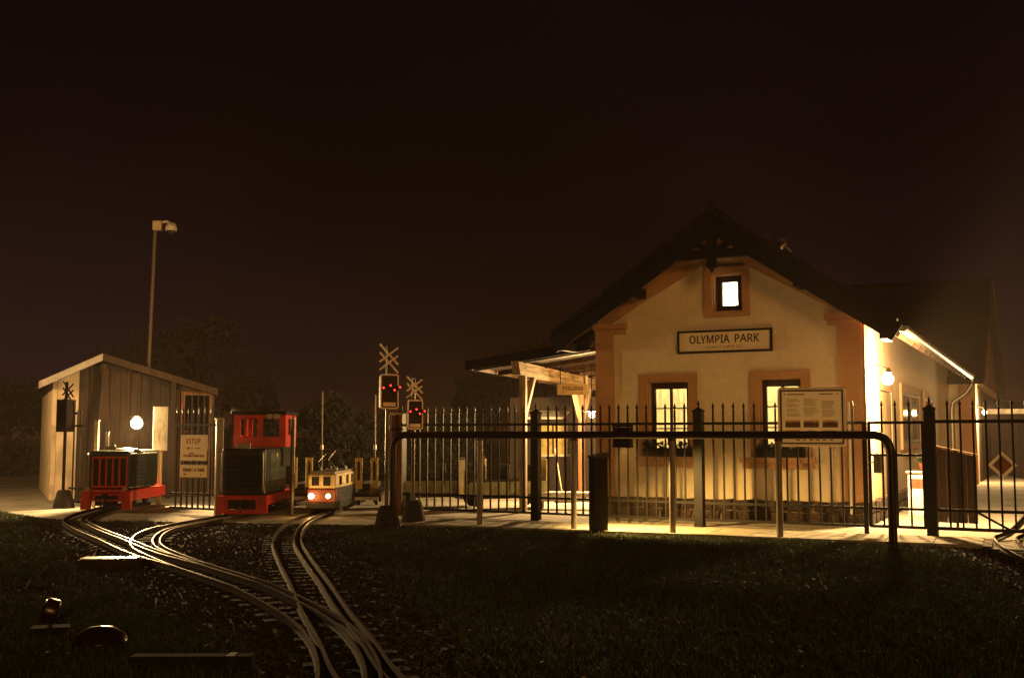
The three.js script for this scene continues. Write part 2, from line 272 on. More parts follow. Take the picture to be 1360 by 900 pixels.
{
  const kinds = [[], [], []], stones = [[], [], []], leaves = [], weeds = [];
  for (let i = 0; i < 150000; i++) {
    const z = -4.2 - 14 * Math.pow(rnd(), 0.85), half = -z * 0.52 + 1.6, x = rr(-half, half);
    if (z < edgeZ(x) + 0.03) continue;
    const k = grassness(x, z), r = rnd();
    if (r < k * 0.9) { const tall = patch(x * 0.13, z * 0.13 + 0.4); kinds[i % 3].push([x, 0, z, rr(-0.15, 0.15), rr(0, 6.28), rr(-0.15, 0.15), lerp(0.45, 1.45, tall) * rr(0.6, 1.3) * (1 - 0.3 * clamp((edgeZ(x) + 0.5 - z) * 2))]); }
    else if (k < 0.45 && r < 0.75) stones[i % 3].push([x, rr(0.002, 0.012), z, rr(0, 3), rr(0, 3), rr(0, 3), [rr(0.008, 0.02), rr(0.006, 0.014), rr(0.008, 0.018)]]);
    if (k > 0.3 && rnd() < 0.0025) leaves.push([x, rr(0.02, 0.06), z, rr(-0.5, 0.5), rr(0, 6.28), rr(-0.5, 0.5), rr(0.6, 1.4)]);
    if (k > 0.3 && rnd() < 0.03) weeds.push([x, 0, z, 0, rr(0, 6.28), 0, rr(0.6, 1.3)]);
  }
  const gm = [[0.034, 0.052, 0.02], [0.058, 0.062, 0.03], [0.022, 0.038, 0.014]].map(c => new THREE.MeshPhysicalMaterial({ color: L(...c), roughness: 0.8, specularIntensity: 0.4, transmission: 0.2, thickness: 0, side: THREE.DoubleSide }));
  stuff('grass', tuft(9, 0.05, 0.04), gm[0], kinds[0], 'short green lawn grass in front of the railing', 'grass');
  stuff('dry_grass', tuft(8, 0.056, 0.04), gm[1], kinds[1], 'paler dry grass blades mixed into the lawn', 'grass');
  stuff('dark_grass', tuft(10, 0.042, 0.045), gm[2], kinds[2], 'low dark grass at the base of the lawn', 'grass');
  const rock = new THREE.IcosahedronGeometry(1, 0);
  for (let k = 0; k < 3; k++) stuff(['gravel', 'pale_gravel', 'dark_gravel'][k], rock, M.ballast[k], stones[k], ['crushed ballast stones between the tracks', 'paler crushed stones scattered along the tracks', 'dark fine stones among the sleepers'][k], 'gravel');
  const lg = new THREE.PlaneGeometry(0.04, 0.026, 2, 1).rotateX(-Math.PI / 2); lg.attributes.position.setY(1, 0.01); lg.attributes.position.setY(4, 0.012); lg.computeVertexNormals();
  stuff('fallen_leaves', lg, new THREE.MeshStandardMaterial({ color: L(0.09, 0.06, 0.03), roughness: 0.9, side: THREE.DoubleSide }), leaves, 'small dry fallen leaves lying in the grass', 'leaves');
  const wg = []; for (let k = 0; k < 6; k++) wg.push(new THREE.PlaneGeometry(0.022, 0.05, 1, 2).translate(0, 0.025, 0).rotateX(0.9 + 0.1 * (k % 3)).rotateY(k * 1.05));
  stuff('clover', merge(wg), gm[0], weeds, 'broad-leaved clover rosettes in the lawn', 'plants');
}

// kerb edging and paving slabs of the footpath along the railing
{
  const start = onGround(536, 699), end = onGround(1318, 729.5), dir = end.clone().sub(start), len = dir.length(); dir.normalize();
  const p = structure('footpath', box(len, 0.03, 1.0, len / 2, 0.012, -0.52), M.mortar);
  p.position.copy(start); p.rotation.y = -Math.atan2(dir.z, dir.x);
  const g = box(0.492, 0.03, 0.485), n = Math.floor(len / 0.5);
  for (let i = 0; i < n; i++) for (let r = 0; r < 2; r++) { const m = part('paving_slab', g, M.slab[(i * 7 + r * 4 + (i >> 2)) % 3], p); m.position.set(0.25 + i * 0.5, 0.02 + rr(-0.002, 0.003), -0.26 - r * 0.495); m.rotation.set(rr(-0.006, 0.006), rr(-0.006, 0.006), rr(-0.006, 0.006)); }
  const kg = box(0.99, 0.07, 0.06);
  for (let i = 0; i < Math.floor(len); i++) { const m = part('kerb_stone', kg, M.concrete, p); m.position.set(0.5 + i, 0.012, 0.02 + rr(-0.004, 0.004)); }
}

// ================================================================ RAILING in front of the fence
function railBase(px, py) { return onGround(px, py); }
const RA = railBase(521, 695), RB = railBase(1187, 725);
{
  const d = RB.clone().sub(RA), len = Math.hypot(d.x, d.z), turn = -Math.atan2(d.z, d.x);
  const t = thing('tube_railing', 'long dark tubular railing with rounded ends between the lawn and the footpath', 'railing', RA, turn);
  const H = 1.195, R = 0.2, r = 0.047, path = new THREE.CurvePath();
  path.add(new THREE.LineCurve3(V3(0, -0.02, 0), V3(0, H - R, 0)));
  path.add(new THREE.QuadraticBezierCurve3(V3(0, H - R, 0), V3(0, H, 0), V3(R, H, 0)));
  path.add(new THREE.LineCurve3(V3(R, H, 0), V3(len - R, H, 0)));
  path.add(new THREE.QuadraticBezierCurve3(V3(len - R, H, 0), V3(len, H, 0), V3(len, H - R, 0)));
  path.add(new THREE.LineCurve3(V3(len, H - R, 0), V3(len, -0.02, 0)));
  const tube = new THREE.TubeGeometry(path, 260, r, 14); tube.attributes.uv.array.forEach((v, i, a) => { a[i] = i % 2 ? v * 0.3 : v * 8; });
  part('handrail', tube, M.rail, t);
  for (const px of [637, 762, 893, 1035]) {                     // posts stand where the photograph shows them
    const dirv = ray(px, 640), a = dirv.x / -dirv.z, u = d.clone().normalize(), s = (a * -RA.z - RA.x) / (u.x + a * u.z);
    const p = part('post', [cyl(0.037, 0.037, H + 0.01, s, (H - 0.03) / 2, 0, 16)], M.post, t); part('collar', cyl(0.05, 0.046, 0.035, s, H - 0.05, 0, 16), M.rail, p);
  }
  // floodlight hung behind the handrail, throwing its light down on the path
  const fp = at(822, 579, 14.2), f = thing('floodlight', 'black floodlight hung below the handrail shining down on the path', 'floodlight', [0, 0, 0], turn);
  const sA = (() => { const dv = ray(822, 579), a = dv.x / -dv.z, u = d.clone().normalize(); return (a * -RA.z - RA.x) / (u.x + a * u.z); })();
  const u = d.clone().normalize(); f.position.set(RA.x + u.x * sA, 0, RA.z + u.z * sA);
  part('housing', rbox(0.23, 0.21, 0.12, 0.02, 0, 1.185, -0.135), M.black, f);
  part('bracket', [box(0.26, 0.02, 0.03, 0, 1.305, -0.13), box(0.012, 0.13, 0.03, 0.125, 1.24, -0.13), box(0.012, 0.13, 0.03, -0.125, 1.24, -0.13), box(0.03, 0.02, 0.12, 0, 1.255, -0.04)], M.iron, f);
  const lens = part('light_panel', box(0.19, 0.002, 0.09, 0, 1.0785, -0.135), M.tube, f);
  const s = new THREE.SpotLight(L(1, 0.58, 0.15), 75, 0, 1.2, 0.45); s.position.set(0, 1.062, -0.14); s.target.position.set(0.3, 0, -0.5); s.castShadow = true; s.shadow.radius = 1.5; f.add(s, s.target);
  part('added_skirt', [box(0.23, 0.05, 0.006, 0, 1.066, -0.078), box(0.006, 0.05, 0.11, 0.112, 1.066, -0.136), box(0.006, 0.05, 0.11, -0.112, 1.066, -0.136)], M.black, f);  // added plates that hide the lens glow and keep light off the lawn
}

// ================================================================ IRON FENCE
const barH = 1.52, headGeo = lathe([[0, 0.1], [0.006, 0.085], [0.021, 0.032], [0.009, 0.02], [0.009, 0.006], [0.016, 0.0], [0.008, -0.012]], 6);
const barGeo = box(0.021, 1.42, 0.021, 0, 0.1 + 0.71, 0);
function bars(t, xs, y0 = 0, geo = barGeo, top = barH, mat = M.iron) { for (const x of xs) { const b = part('bar', geo, mat, t); b.position.set(x, y0, rr(-0.002, 0.002)); b.rotation.y = rr(-0.05, 0.05); const h = part('spearhead', headGeo, mat, b); h.position.y = top; } }
function fencePost(t, x, h = 1.5, w = 0.115, mat = M.iron) { const p = part('post', [box(w, h, w, x, h / 2, 0), box(w + 0.02, 0.02, w + 0.02, x, h + 0.008, 0), new THREE.ConeGeometry(w * 0.7, 0.05, 4).rotateY(Math.PI / 4).translate(x, h + 0.043, 0)], mat, t); const s = part('spearhead', headGeo, mat, p); s.position.set(x, h + 0.06, 0); }
function fence(name, label, A, B, o = {}) {
  const d = B.clone().sub(A), len = Math.hypot(d.x, d.z), t = thing(name, label, o.category ?? 'fence', [A.x, 0, A.z], -Math.atan2(d.z, d.x), o.group);
  const x0 = o.in0 ?? 0.06, x1 = len - (o.in1 ?? 0.06);
  for (const [n, y, h] of o.rails ?? [['top_rail', 1.345, 0.035], ['lower_rail', 0.315, 0.032], ['bottom_rail', 0.1, 0.032]]) part(n, box(x1 - x0, h, 0.03, (x0 + x1) / 2, y, 0), M.iron, t);
  const n = Math.round((x1 - x0) / (o.step ?? 0.138)), xs = []; for (let i = 1; i < n; i++) xs.push(x0 + (x1 - x0) * i / n);
  bars(t, xs);
  for (const x of o.posts ?? []) fencePost(t, x === 'end' ? len : x);
  return [t, len];
}
const FP = { a: onGround(532, 683), b: onGround(712, 690.5), c: onGround(930, 700), g: onGround(1152, 709), d: onGround(1240, 712.5), e: onGround(1470, 722) };
fence('iron_fence', 'spear-topped iron fence section between the crossing lights and the canopy post', FP.a, FP.b, { posts: [0.0, 'end'], step: 0.133, group: 'spear-topped station fence' });
fence('iron_fence', 'spear-topped iron fence section before the left station window', FP.b, FP.c, { posts: ['end'], group: 'spear-topped station fence' });
const [fenceC, lenC] = fence('iron_fence', 'spear-topped iron fence section carrying the information board', FP.c, FP.g, { in1: 0.0, group: 'spear-topped station fence' });
part('post', box(0.05, 1.36, 0.05, lenC, 0.68, 0), M.iron, fenceC);
{ // pedestrian gate with lock
  const [t, len] = fence('iron_gate', 'narrow spear-topped iron gate with a lock box beside the lit wall', FP.g, FP.d, { category: 'gate', in0: 0.05, in1: 0.075, rails: [['top_rail', 1.345, 0.035], ['middle_rail', 0.955, 0.03], ['lower_rail', 0.315, 0.032], ['bottom_rail', 0.1, 0.035]], step: 0.15 });
  part('frame_upright', box(0.035, 1.27, 0.035, 0.055, 0.72, 0), M.iron, t); part('frame_upright', box(0.035, 1.27, 0.035, len - 0.08, 0.72, 0), M.iron, t);
  const lock = part('lock_box', rbox(0.1, 0.22, 0.05, 0.01, 0.15, 0.845, 0.005), M.zinc, t);
  part('handle', [box(0.012, 0.16, 0.006, 0.15, 0.845, 0.034), rod([0.15, 0.87, 0.03], [0.15, 0.87, 0.075], 0.009), rod([0.15, 0.87, 0.075], [0.05, 0.865, 0.075], 0.008)], M.zinc, lock);
}
const [gate, gateLen] = fence('sliding_gate', 'wide spear-topped iron gate with a diamond sign over the curving track', FP.d, FP.e, { category: 'gate', rails: [['top_rail', 1.355, 0.04], ['lower_rail', 0.315, 0.035], ['bottom_rail', 0.1, 0.04]], step: 0.145 });
fencePost(gate, 0, 1.5, 0.12);
part('brace', bar([0.5, 0.3, 0.02], [0.86, 0.1, 0.02], 0.025), M.iron, gate); part('brace', bar([0.9, 0.1, 0.02], [1.6, 0.3, 0.02], 0.025), M.iron, gate);
{ // diamond sign
  const p = at(1332, 617.5, 13.55), t = thing('diamond_sign', 'diamond-shaped sign with a pale border fixed to the wide gate', 'sign', p, gate.rotation.y);
  part('panel', box(0.235, 0.235, 0.012, 0, 0, 0.0, 0, 0, Math.PI / 4), M.signWhite, t);
  part('face', box(0.158, 0.158, 0.004, 0, 0, 0.009, 0, 0, Math.PI / 4), std(L(0.17, 0.065, 0.022), { roughness: 0.25 }), t);
  part('clip', box(0.03, 0.3, 0.01, 0, 0, -0.012), M.zinc, t);
}
// ---- dark square bollard by the path
{
  const b = onGround(795, 709), t = thing('square_bollard', 'dark square wooden post with a sloping cap beside the railing', 'bollard', b, 0.42);
  part('shaft', box(0.17, 0.92, 0.17, 0, 0.46, 0), M.eaveWood, t);
  part('cap', slab([[-0.1, 0.92], [0.1, 0.92], [0.1, 0.985], [-0.1, 0.94]], 0.2).translate(0, 0, 0.1), M.darkWood, t);
  part('foot_plate', box(0.2, 0.02, 0.2, 0, 0.01, 0), M.iron, t);
}
// ---- information board
{
  const y = gate.rotation.y, c = at(1078.5, 553.5, 13.62), t = thing('information_board', 'pale information board with text columns and photos mounted on the fence', 'board', c, -0.22);
  const w = 0.8, h = 0.715;
  const frame = new THREE.Shape(); { const r = 0.05, a = -w / 2, b = w / 2, e = -h / 2, f = h / 2; frame.moveTo(a + r, e); frame.lineTo(b - r, e); frame.quadraticCurveTo(b, e, b, e + r); frame.lineTo(b, f - r); frame.quadraticCurveTo(b, f, b - r, f); frame.lineTo(a + r, f); frame.quadraticCurveTo(a, f, a, f - r); frame.lineTo(a, e + r); frame.quadraticCurveTo(a, e, a + r, e); }
  part('backing', new THREE.ExtrudeGeometry(frame, { depth: 0.03, bevelEnabled: true, bevelSize: 0.006, bevelThickness: 0.006, bevelSegments: 2 }).translate(0, 0, -0.03), M.signWhite, t);
  part('rim', slab(rect(-0.373, -0.33, 0.373, 0.33), 0.012, [rect(-0.357, -0.314, 0.357, 0.314)]).translate(0, 0, 0.02), M.darkWood, t);
  const face = print(1024, 900, (x, W, H) => {
    x.fillStyle = '#fbf4e4'; x.fillRect(0, 0, W, H);
    x.fillStyle = '#4a3a28'; x.beginPath(); x.arc(58, 52, 12, 0, 7); x.arc(945, 48, 12, 0, 7); x.fill();
    x.fillStyle = '#6b563c'; x.fillRect(100, 42, 300, 20); x.fillRect(640, 40, 240, 16);
    const lcg = (() => { let q = 5; return () => (q = (q * 75 + 74) % 65537) / 65537; })();
    x.fillStyle = '#8a7452';
    for (const [cx, y0, y1, skip] of [[90, 130, 440, 5], [380, 130, 445, 9], [690, 170, 445, 9]]) { let k = 0; for (let yy = y0; yy < y1; yy += 17, k++) { if (k % skip === skip - 1) continue; let xx = cx; const end = cx + 140 + 85 * lcg(); while (xx < end) { const ww = 14 + 34 * lcg(); x.fillRect(xx, yy, ww, 7); xx += ww + 7; } } }
    for (const [cx, cy, hh] of [[55, 505, 130], [370, 505, 130], [690, 505, 130], [55, 680, 100]]) {
      x.fillStyle = '#7d5a36'; x.fillRect(cx, cy, 260, hh); x.fillStyle = '#c8ac7c'; x.fillRect(cx, cy, 260, hh * 0.3);
      x.fillStyle = '#4a2d17'; for (let i = 0; i < 26; i++) { const a = lcg(), b = lcg(); x.fillRect(cx + a * 230, cy + hh * (0.2 + 0.3 * b), 30, hh * (0.75 - 0.3 * b)); }
      x.fillStyle = '#8d6a40'; for (let i = 0; i < 12; i++) x.fillRect(cx + lcg() * 240, cy + hh * (0.4 + 0.5 * lcg()), 20, 6);
    }
    x.fillStyle = '#5b4126'; x.fillRect(430, 690, 120, 26); x.fillRect(470, 705, 40, 30); x.fillRect(690, 690, 230, 7);
    for (let i = 0; i < 6; i++) x.fillRect(240 + i * 112, 846, 60, 18);
  });
  part('printed_face', new THREE.PlaneGeometry(0.714, 0.628).translate(0, 0, 0.0105), face, t);
  part('bracket', [box(0.03, 0.75, 0.02, -0.25, -0.02, -0.047), box(0.03, 0.75, 0.02, 0.25, -0.02, -0.047)], M.zinc, t);
}

// ================================================================ STATION BUILDING
const A = 26 * Math.PI / 180;
const corner = onGround(1150, 698.5); corner.y = 0;
const station = thing('station_building', 'cream station house with steep dark gable roof, ochre corners and lit windows', 'building', corner, -A);
const inv = new THREE.Matrix4(); station.updateMatrixWorld(); inv.copy(station.matrixWorld).invert();
function onFacade(px, py, k = 0) {                             // local x, y where that pixel meets the plane local z = k
  const o = V3(0, EYE, 0).applyMatrix4(inv), d = ray(px, py).transformDirection(inv), t = (k - o.z) / d.z; return [o.x + d.x * t, o.y + d.y * t];
}
function onSide(px, py, k = 0) { const o = V3(0, EYE, 0).applyMatrix4(inv), d = ray(px, py).transformDirection(inv), t = (k - o.x) / d.x; return [o.z + d.z * t, o.y + d.y * t]; }
const WL = onFacade(795, 600)[0], XM = WL / 2, LONG = 13.6;
const FZ = 0.5, RIDGE = onFacade(951, 278, FZ)[1], PITCHR = 0.67, EAVE = 0.5;
const roofY = x => RIDGE - PITCHR * Math.abs(x - XM);
const side = onSide(1180, 503);
const holes = {
  left: [...onFacade(861, 604), ...onFacade(915, 505)], right: [...onFacade(1010, 604), ...onFacade(1065, 501)], gable: [...onFacade(947, 415), ...onFacade(986, 362)],
};
{
  const wt = x => roofY(x) - 0.128, H = holes;
  const ro = r => rect(r[0], r[1], r[2], r[3]);
  part('wall', slab([[WL, 0.3], [0, 0.3], [0, wt(0)], [XM, wt(XM)], [WL, wt(WL)]], 0.28, [ro(H.left), ro(H.right), ro(H.gable)]), M.plaster, station);
  part('wall', box(0.28, wt(0) - 0.3, LONG - 0.29, -0.141, 0.3 + (wt(0) - 0.3) / 2, -0.282 - (LONG - 0.29) / 2), M.plaster, station);
  part('wall', box(0.28, wt(0) - 0.3, LONG - 0.29, WL + 0.141, 0.3 + (wt(0) - 0.3) / 2, -0.282 - (LONG - 0.29) / 2), M.plaster, station);
  part('inner_floor', box(-WL - 0.56, 0.1, LONG - 0.3, XM, 0.2, -0.29 - LONG / 2), M.room, station);
  part('ceiling', box(-WL - 0.57, 0.06, LONG - 0.3, XM, wt(0) - 0.12, -0.285 - (LONG - 0.3) / 2), M.room, station);
  part('inner_partition', box(-WL - 0.57, wt(0) - 0.42, 0.08, XM, 0.26 + (wt(0) - 0.42) / 2, -3.2), M.room, station);
  part('attic_partition', slab([[WL + 0.3, wt(0)], [-0.3, wt(0)], [XM, wt(XM) - 0.02]], 0.06).translate(0, 0, -1.5), M.room, station);
  part('back_wall', slab([[WL, 0], [0, 0], [0, wt(0)], [XM, wt(XM)], [WL, wt(WL)]], 0.2).translate(0, 0, -LONG - 0.02), M.plaster, station);
}
{ // rubble plinth: each stone its own piece
  const p = part('plinth', [box(-WL - 0.02, 0.3, 0.3, XM, 0.15, -0.1), box(0.3, 0.3, LONG - 0.2, -0.1, 0.15, -0.26 - LONG / 2)], M.mortar, station);
  const stoneGeos = []; for (let k = 0; k < 6; k++) { const g = new RoundedBoxGeometry(1, 1, 0.08, 2, 0.045), q = g.attributes.position; for (let i = 0; i < q.count; i++) { const x = q.getX(i), y = q.getY(i); q.setX(i, x + 0.09 * Math.sin(y * 5 + k * 2.1)); q.setY(i, y + 0.08 * Math.sin(x * 4 + k * 1.3)); q.setZ(i, q.getZ(i) + 0.012 * Math.sin(x * 7 + k) * Math.cos(y * 6)); } g.computeVertexNormals(); stoneGeos.push(g); }
  for (let row = 0; row < 2; row++) for (let x = WL + 0.02; x < -0.06;) { const w = Math.min(rr(0.15, 0.32), -x), s = part('stone', stoneGeos[Math.floor(rnd() * 6)], M.stone[Math.floor(rnd() * 4)], p); s.position.set(x + w / 2, 0.085 + row * 0.155, 0.045 + rr(0, 0.012)); s.scale.set(w * 0.9, 0.135, 1); x += w; }
  for (let row = 0; row < 2; row++) for (let z = -0.05; z > -6;) { const w = rr(0.18, 0.34), s = part('stone', stoneGeos[Math.floor(rnd() * 6)], M.stone[Math.floor(rnd() * 4)], p); s.position.set(0.045 + rr(0, 0.012), 0.085 + row * 0.155, z - w / 2); s.rotation.y = Math.PI / 2; s.scale.set(w * 0.9, 0.135, 1); z -= w; }
}
{ // ochre pilasters, capitals, rake frieze
  const x1 = onFacade(817, 600)[0], x2 = onFacade(1116, 600)[0], yc = onFacade(810, 444)[1], cap = 0.15, ylow = 0.3;
  for (const [a, b, xa, xb] of [[WL - 0.02, x1, WL - 0.05, onFacade(834, 440)[0]], [x2, 0.02, onFacade(1096, 430)[0], 0.05]]) {
    part('pilaster', box(b - a, yc - ylow, 0.05, (a + b) / 2, (yc + ylow) / 2, 0.027), M.ochre, station);
    const c = part('capital', box(xb - xa, cap * 0.55, 0.085, (xa + xb) / 2, yc + cap * 0.72, 0.043), M.ochre, station);
    part('moulding', box(xb - xa - 0.06, cap * 0.4, 0.068, (xa + xb) / 2, yc + cap * 0.2, 0.035), M.ochre, c);
  }
  part('pilaster', box(0.05, yc - ylow, 0.32, 0.027, (yc + ylow) / 2, -0.162), M.ochre, station);
  part('capital', box(0.085, cap, 0.36, 0.043, yc + cap / 2, -0.182), M.ochre, station);
  const fr = (s) => { const xo = s < 0 ? WL + 0.06 : -0.06, yo = 0.205, th = 0.27; return slab([[xo, roofY(xo) - yo], [XM, roofY(XM) - yo], [XM, roofY(XM) - yo - th * 1.2], [xo + (s < 0 ? 0.16 : -0.16), yc + cap + 0.004], [xo, yc + cap + 0.004]], 0.03).translate(0, 0, 0.032); };
  part('rake_frieze', fr(-1), M.ochre, station); part('rake_frieze', fr(1), M.ochre, station);
}
// windows
function windowOn(h, o = {}) {
  const [x0, y0, x1, y1] = h, w = x1 - x0, hh = y1 - y0, cx = (x0 + x1) / 2, cy = (y0 + y1) / 2;
  const win = new THREE.Group(); win.name = 'window'; station.add(win);
  const m = o.margin ?? [0.12, 0.03, 0.12, 0.1];                // left, bottom, right, top of the ochre surround
  part('surround', slab(rect(x0 - m[0], y0 - m[1], x1 + m[2], y1 + m[3]), 0.035, [rect(x0, y0, x1, y1)]).translate(0, 0, 0.037), M.ochre, win);
  part('reveal', [box(0.02, hh, 0.24, x0 + 0.008, cy, -0.13), box(0.02, hh, 0.24, x1 - 0.008, cy, -0.13), box(w - 0.04, 0.02, 0.24, cx, y1 - 0.008, -0.13), box(w - 0.04, 0.02, 0.24, cx, y0 + 0.008, -0.13)], M.ochre, win);
  const f = o.frame ?? 0.055, z = -0.13;
  part('frame', slab(rect(x0 + 0.018, y0 + 0.018, x1 - 0.018, y1 - 0.018), 0.06, [rect(x0 + 0.018 + f, y0 + 0.018 + f, x1 - 0.018 - f, y1 - 0.018 - f * (o.topFrame ?? 1))]).translate(0, 0, z), M.darkWood, win);
  const ix0 = x0 + 0.018 + f, ix1 = x1 - 0.018 - f, iy0 = y0 + 0.018 + f, iy1 = y1 - 0.018 - f * (o.topFrame ?? 1);
  const cols = o.cols ?? 1, rows = o.rows ?? [0, 1];
  if (cols === 2) part('mullion', box(0.034, iy1 - iy0, 0.05, cx, (iy0 + iy1) / 2, z - 0.028), M.darkWood, win);
  for (const r of rows.slice(1, -1)) part('glazing_bar', box(ix1 - ix0, 0.018, 0.03, cx, iy0 + (iy1 - iy0) * r, z - 0.022), M.darkWood, win);
  for (let c = 0; c < cols; c++) for (let r = 0; r + 1 < rows.length; r++) { const a = lerp(ix0, ix1, c / cols), b = lerp(ix0, ix1, (c + 1) / cols), e = lerp(iy0, iy1, rows[r]), g = lerp(iy0, iy1, rows[r + 1]); part('pane', new THREE.PlaneGeometry(b - a, g - e).translate((a + b) / 2, (e + g) / 2, z - 0.04), M.glass, win); }
  return { win, ix0, ix1, iy0, iy1, cx };
}
function curtain(win, x0, x1, y0, y1, z, mat, amp = 0.014) {
  const g = new THREE.PlaneGeometry(x1 - x0, y1 - y0, 40, 2), p = g.attributes.position; for (let i = 0; i < p.count; i++) p.setZ(i, amp * Math.sin(p.getX(i) * 70) * (0.6 + 0.4 * Math.sin(p.getX(i) * 13)));
  g.computeVertexNormals(); return part('curtain', g.translate((x0 + x1) / 2, (y0 + y1) / 2, z), mat, win);
}
for (const k of ['left', 'right']) {
  const s = windowOn(holes[k], { cols: 2, rows: [0, 0.24, 0.35, 0.68, 1], topFrame: 1.7 });
  curtain(s.win, s.ix0 - 0.06, s.ix1 + 0.06, s.iy0 - 0.04, s.iy1 + 0.05, -0.33, M.curtain);
  const xs = k === 'left' ? [onFacade(848, 610)[0], onFacade(926, 610)[0]] : [onFacade(985, 610)[0], onFacade(1085, 610)[0]], ya = onFacade(890, 606)[1], yb = onFacade(890, 620)[1];
  part('sill', [box(xs[1] - xs[0], (ya - yb) * 0.5, 0.13, (xs[0] + xs[1]) / 2, ya - (ya - yb) * 0.25, 0.067), box(xs[1] - xs[0] - 0.06, (ya - yb) * 0.48, 0.08, (xs[0] + xs[1]) / 2, ya - (ya - yb) * 0.76, 0.042)], M.ochre, s.win);
}
{ const s = windowOn(holes.gable, { frame: 0.085, margin: [0.12, 0.07, 0.1, 0.1] }); curtain(s.win, s.ix0 - 0.04, s.ix1 + 0.04, s.iy0 - 0.04, s.iy1 + 0.04, -0.31, M.blind, 0.004); }
// indoor lamps
{
  const y = roofY(0) - 0.2 - 0.15, t = thing('ceiling_lamp', 'round ceiling lamp glowing inside the station room', 'lamp', V3(XM, 0, -1.7).applyMatrix4(station.matrixWorld), -A);
  part('base', cyl(0.09, 0.09, 0.03, 0, y - 0.02, 0), M.white, t); part('light_globe', sph(0.1, 0, y - 0.12, 0), M.tube, t);
  pointLight(t, 0, y - 0.12, 0, [1, 0.83, 0.5], 26, 4);
  const gx = (holes.gable[0] + holes.gable[2]) / 2, gy = (holes.gable[1] + holes.gable[3]) / 2, t2 = thing('attic_lamp', 'bare lamp glowing behind the small gable window', 'lamp', V3(gx, 0, -0.85).applyMatrix4(station.matrixWorld), -A);
  part('light_bulb', sph(0.05, 0, gy + 0.05, 0), M.tube, t2); part('socket', cyl(0.02, 0.02, 0.5, 0, gy + 0.34, 0), M.black, t2);
  pointLight(t2, 0, gy + 0.05, 0, [1, 0.9, 0.72], 14, 2);
}
// flower boxes below the panes
for (const k of ['left', 'right']) {
  const h = holes[k], w = h[2] - h[0] + 0.08, p = V3((h[0] + h[2]) / 2, onFacade(890, 606)[1], 0.07).applyMatrix4(station.matrixWorld);
  const t = thing('flower_box', k === 'left' ? 'dark flower box with drooping plants on the sill of the bollard-side window' : 'dark flower box with drooping plants on the sill behind the information board', 'flower box', p, -A);
  part('trough', rbox(w, 0.12, 0.12, 0.012, 0, 0.063, 0.01), M.black, t);
  const gs = []; for (let i = 0; i < 130; i++) gs.push(new THREE.PlaneGeometry(0.03, 0.055).rotateX(rr(-1, 1)).rotateY(rr(0, 6)).translate(rr(-w / 2, w / 2), 0.1 + rr(0, 0.1), rr(-0.04, 0.07)));
  part('foliage', gs, M.plant, t);
}
// station name board
{
  const [x0, y1] = onFacade(901, 440.5), [x1, y0] = onFacade(1027, 466), w = x1 - x0, h = y1 - y0;
  const t = thing('name_board', 'black-framed board reading OLYMPIA PARK high on the gable wall', 'sign', V3((x0 + x1) / 2, (y0 + y1) / 2, 0).applyMatrix4(station.matrixWorld), -A);
  part('frame', slab(rect(-w / 2, -h / 2, w / 2, h / 2), 0.05, [rect(-w / 2 + 0.028, -h / 2 + 0.028, w / 2 - 0.028, h / 2 - 0.028)]).translate(0, 0, 0.055), M.black, t);
  const face = print(1536, 420, (x, W, H) => {
    x.fillStyle = '#d2c3a6'; x.fillRect(0, 0, W, H); x.fillStyle = '#1d0f0a';
    x.strokeStyle = '#1d0f0a'; x.lineWidth = 9; x.lineJoin = 'round';
    for (const [w, cx, ww] of [['OLYMPIA', 0.335, 690], ['PARK', 0.745, 420]]) { squeezed(x, w, W * cx, H * 0.58, 236, ww, 'normal', true); }
    x.fillStyle = '#3a2618'; squeezed(x, 'hlavní nádraží', W * 0.5, H * 0.85, 84, 640, 'normal');
  });
  part('printed_face', new THREE.PlaneGeometry(w - 0.05, h - 0.05).translate(0, 0, 0.04), face, t);
  part('backing', box(w - 0.05, h - 0.05, 0.02, 0, 0, 0.025), M.white, t);
}
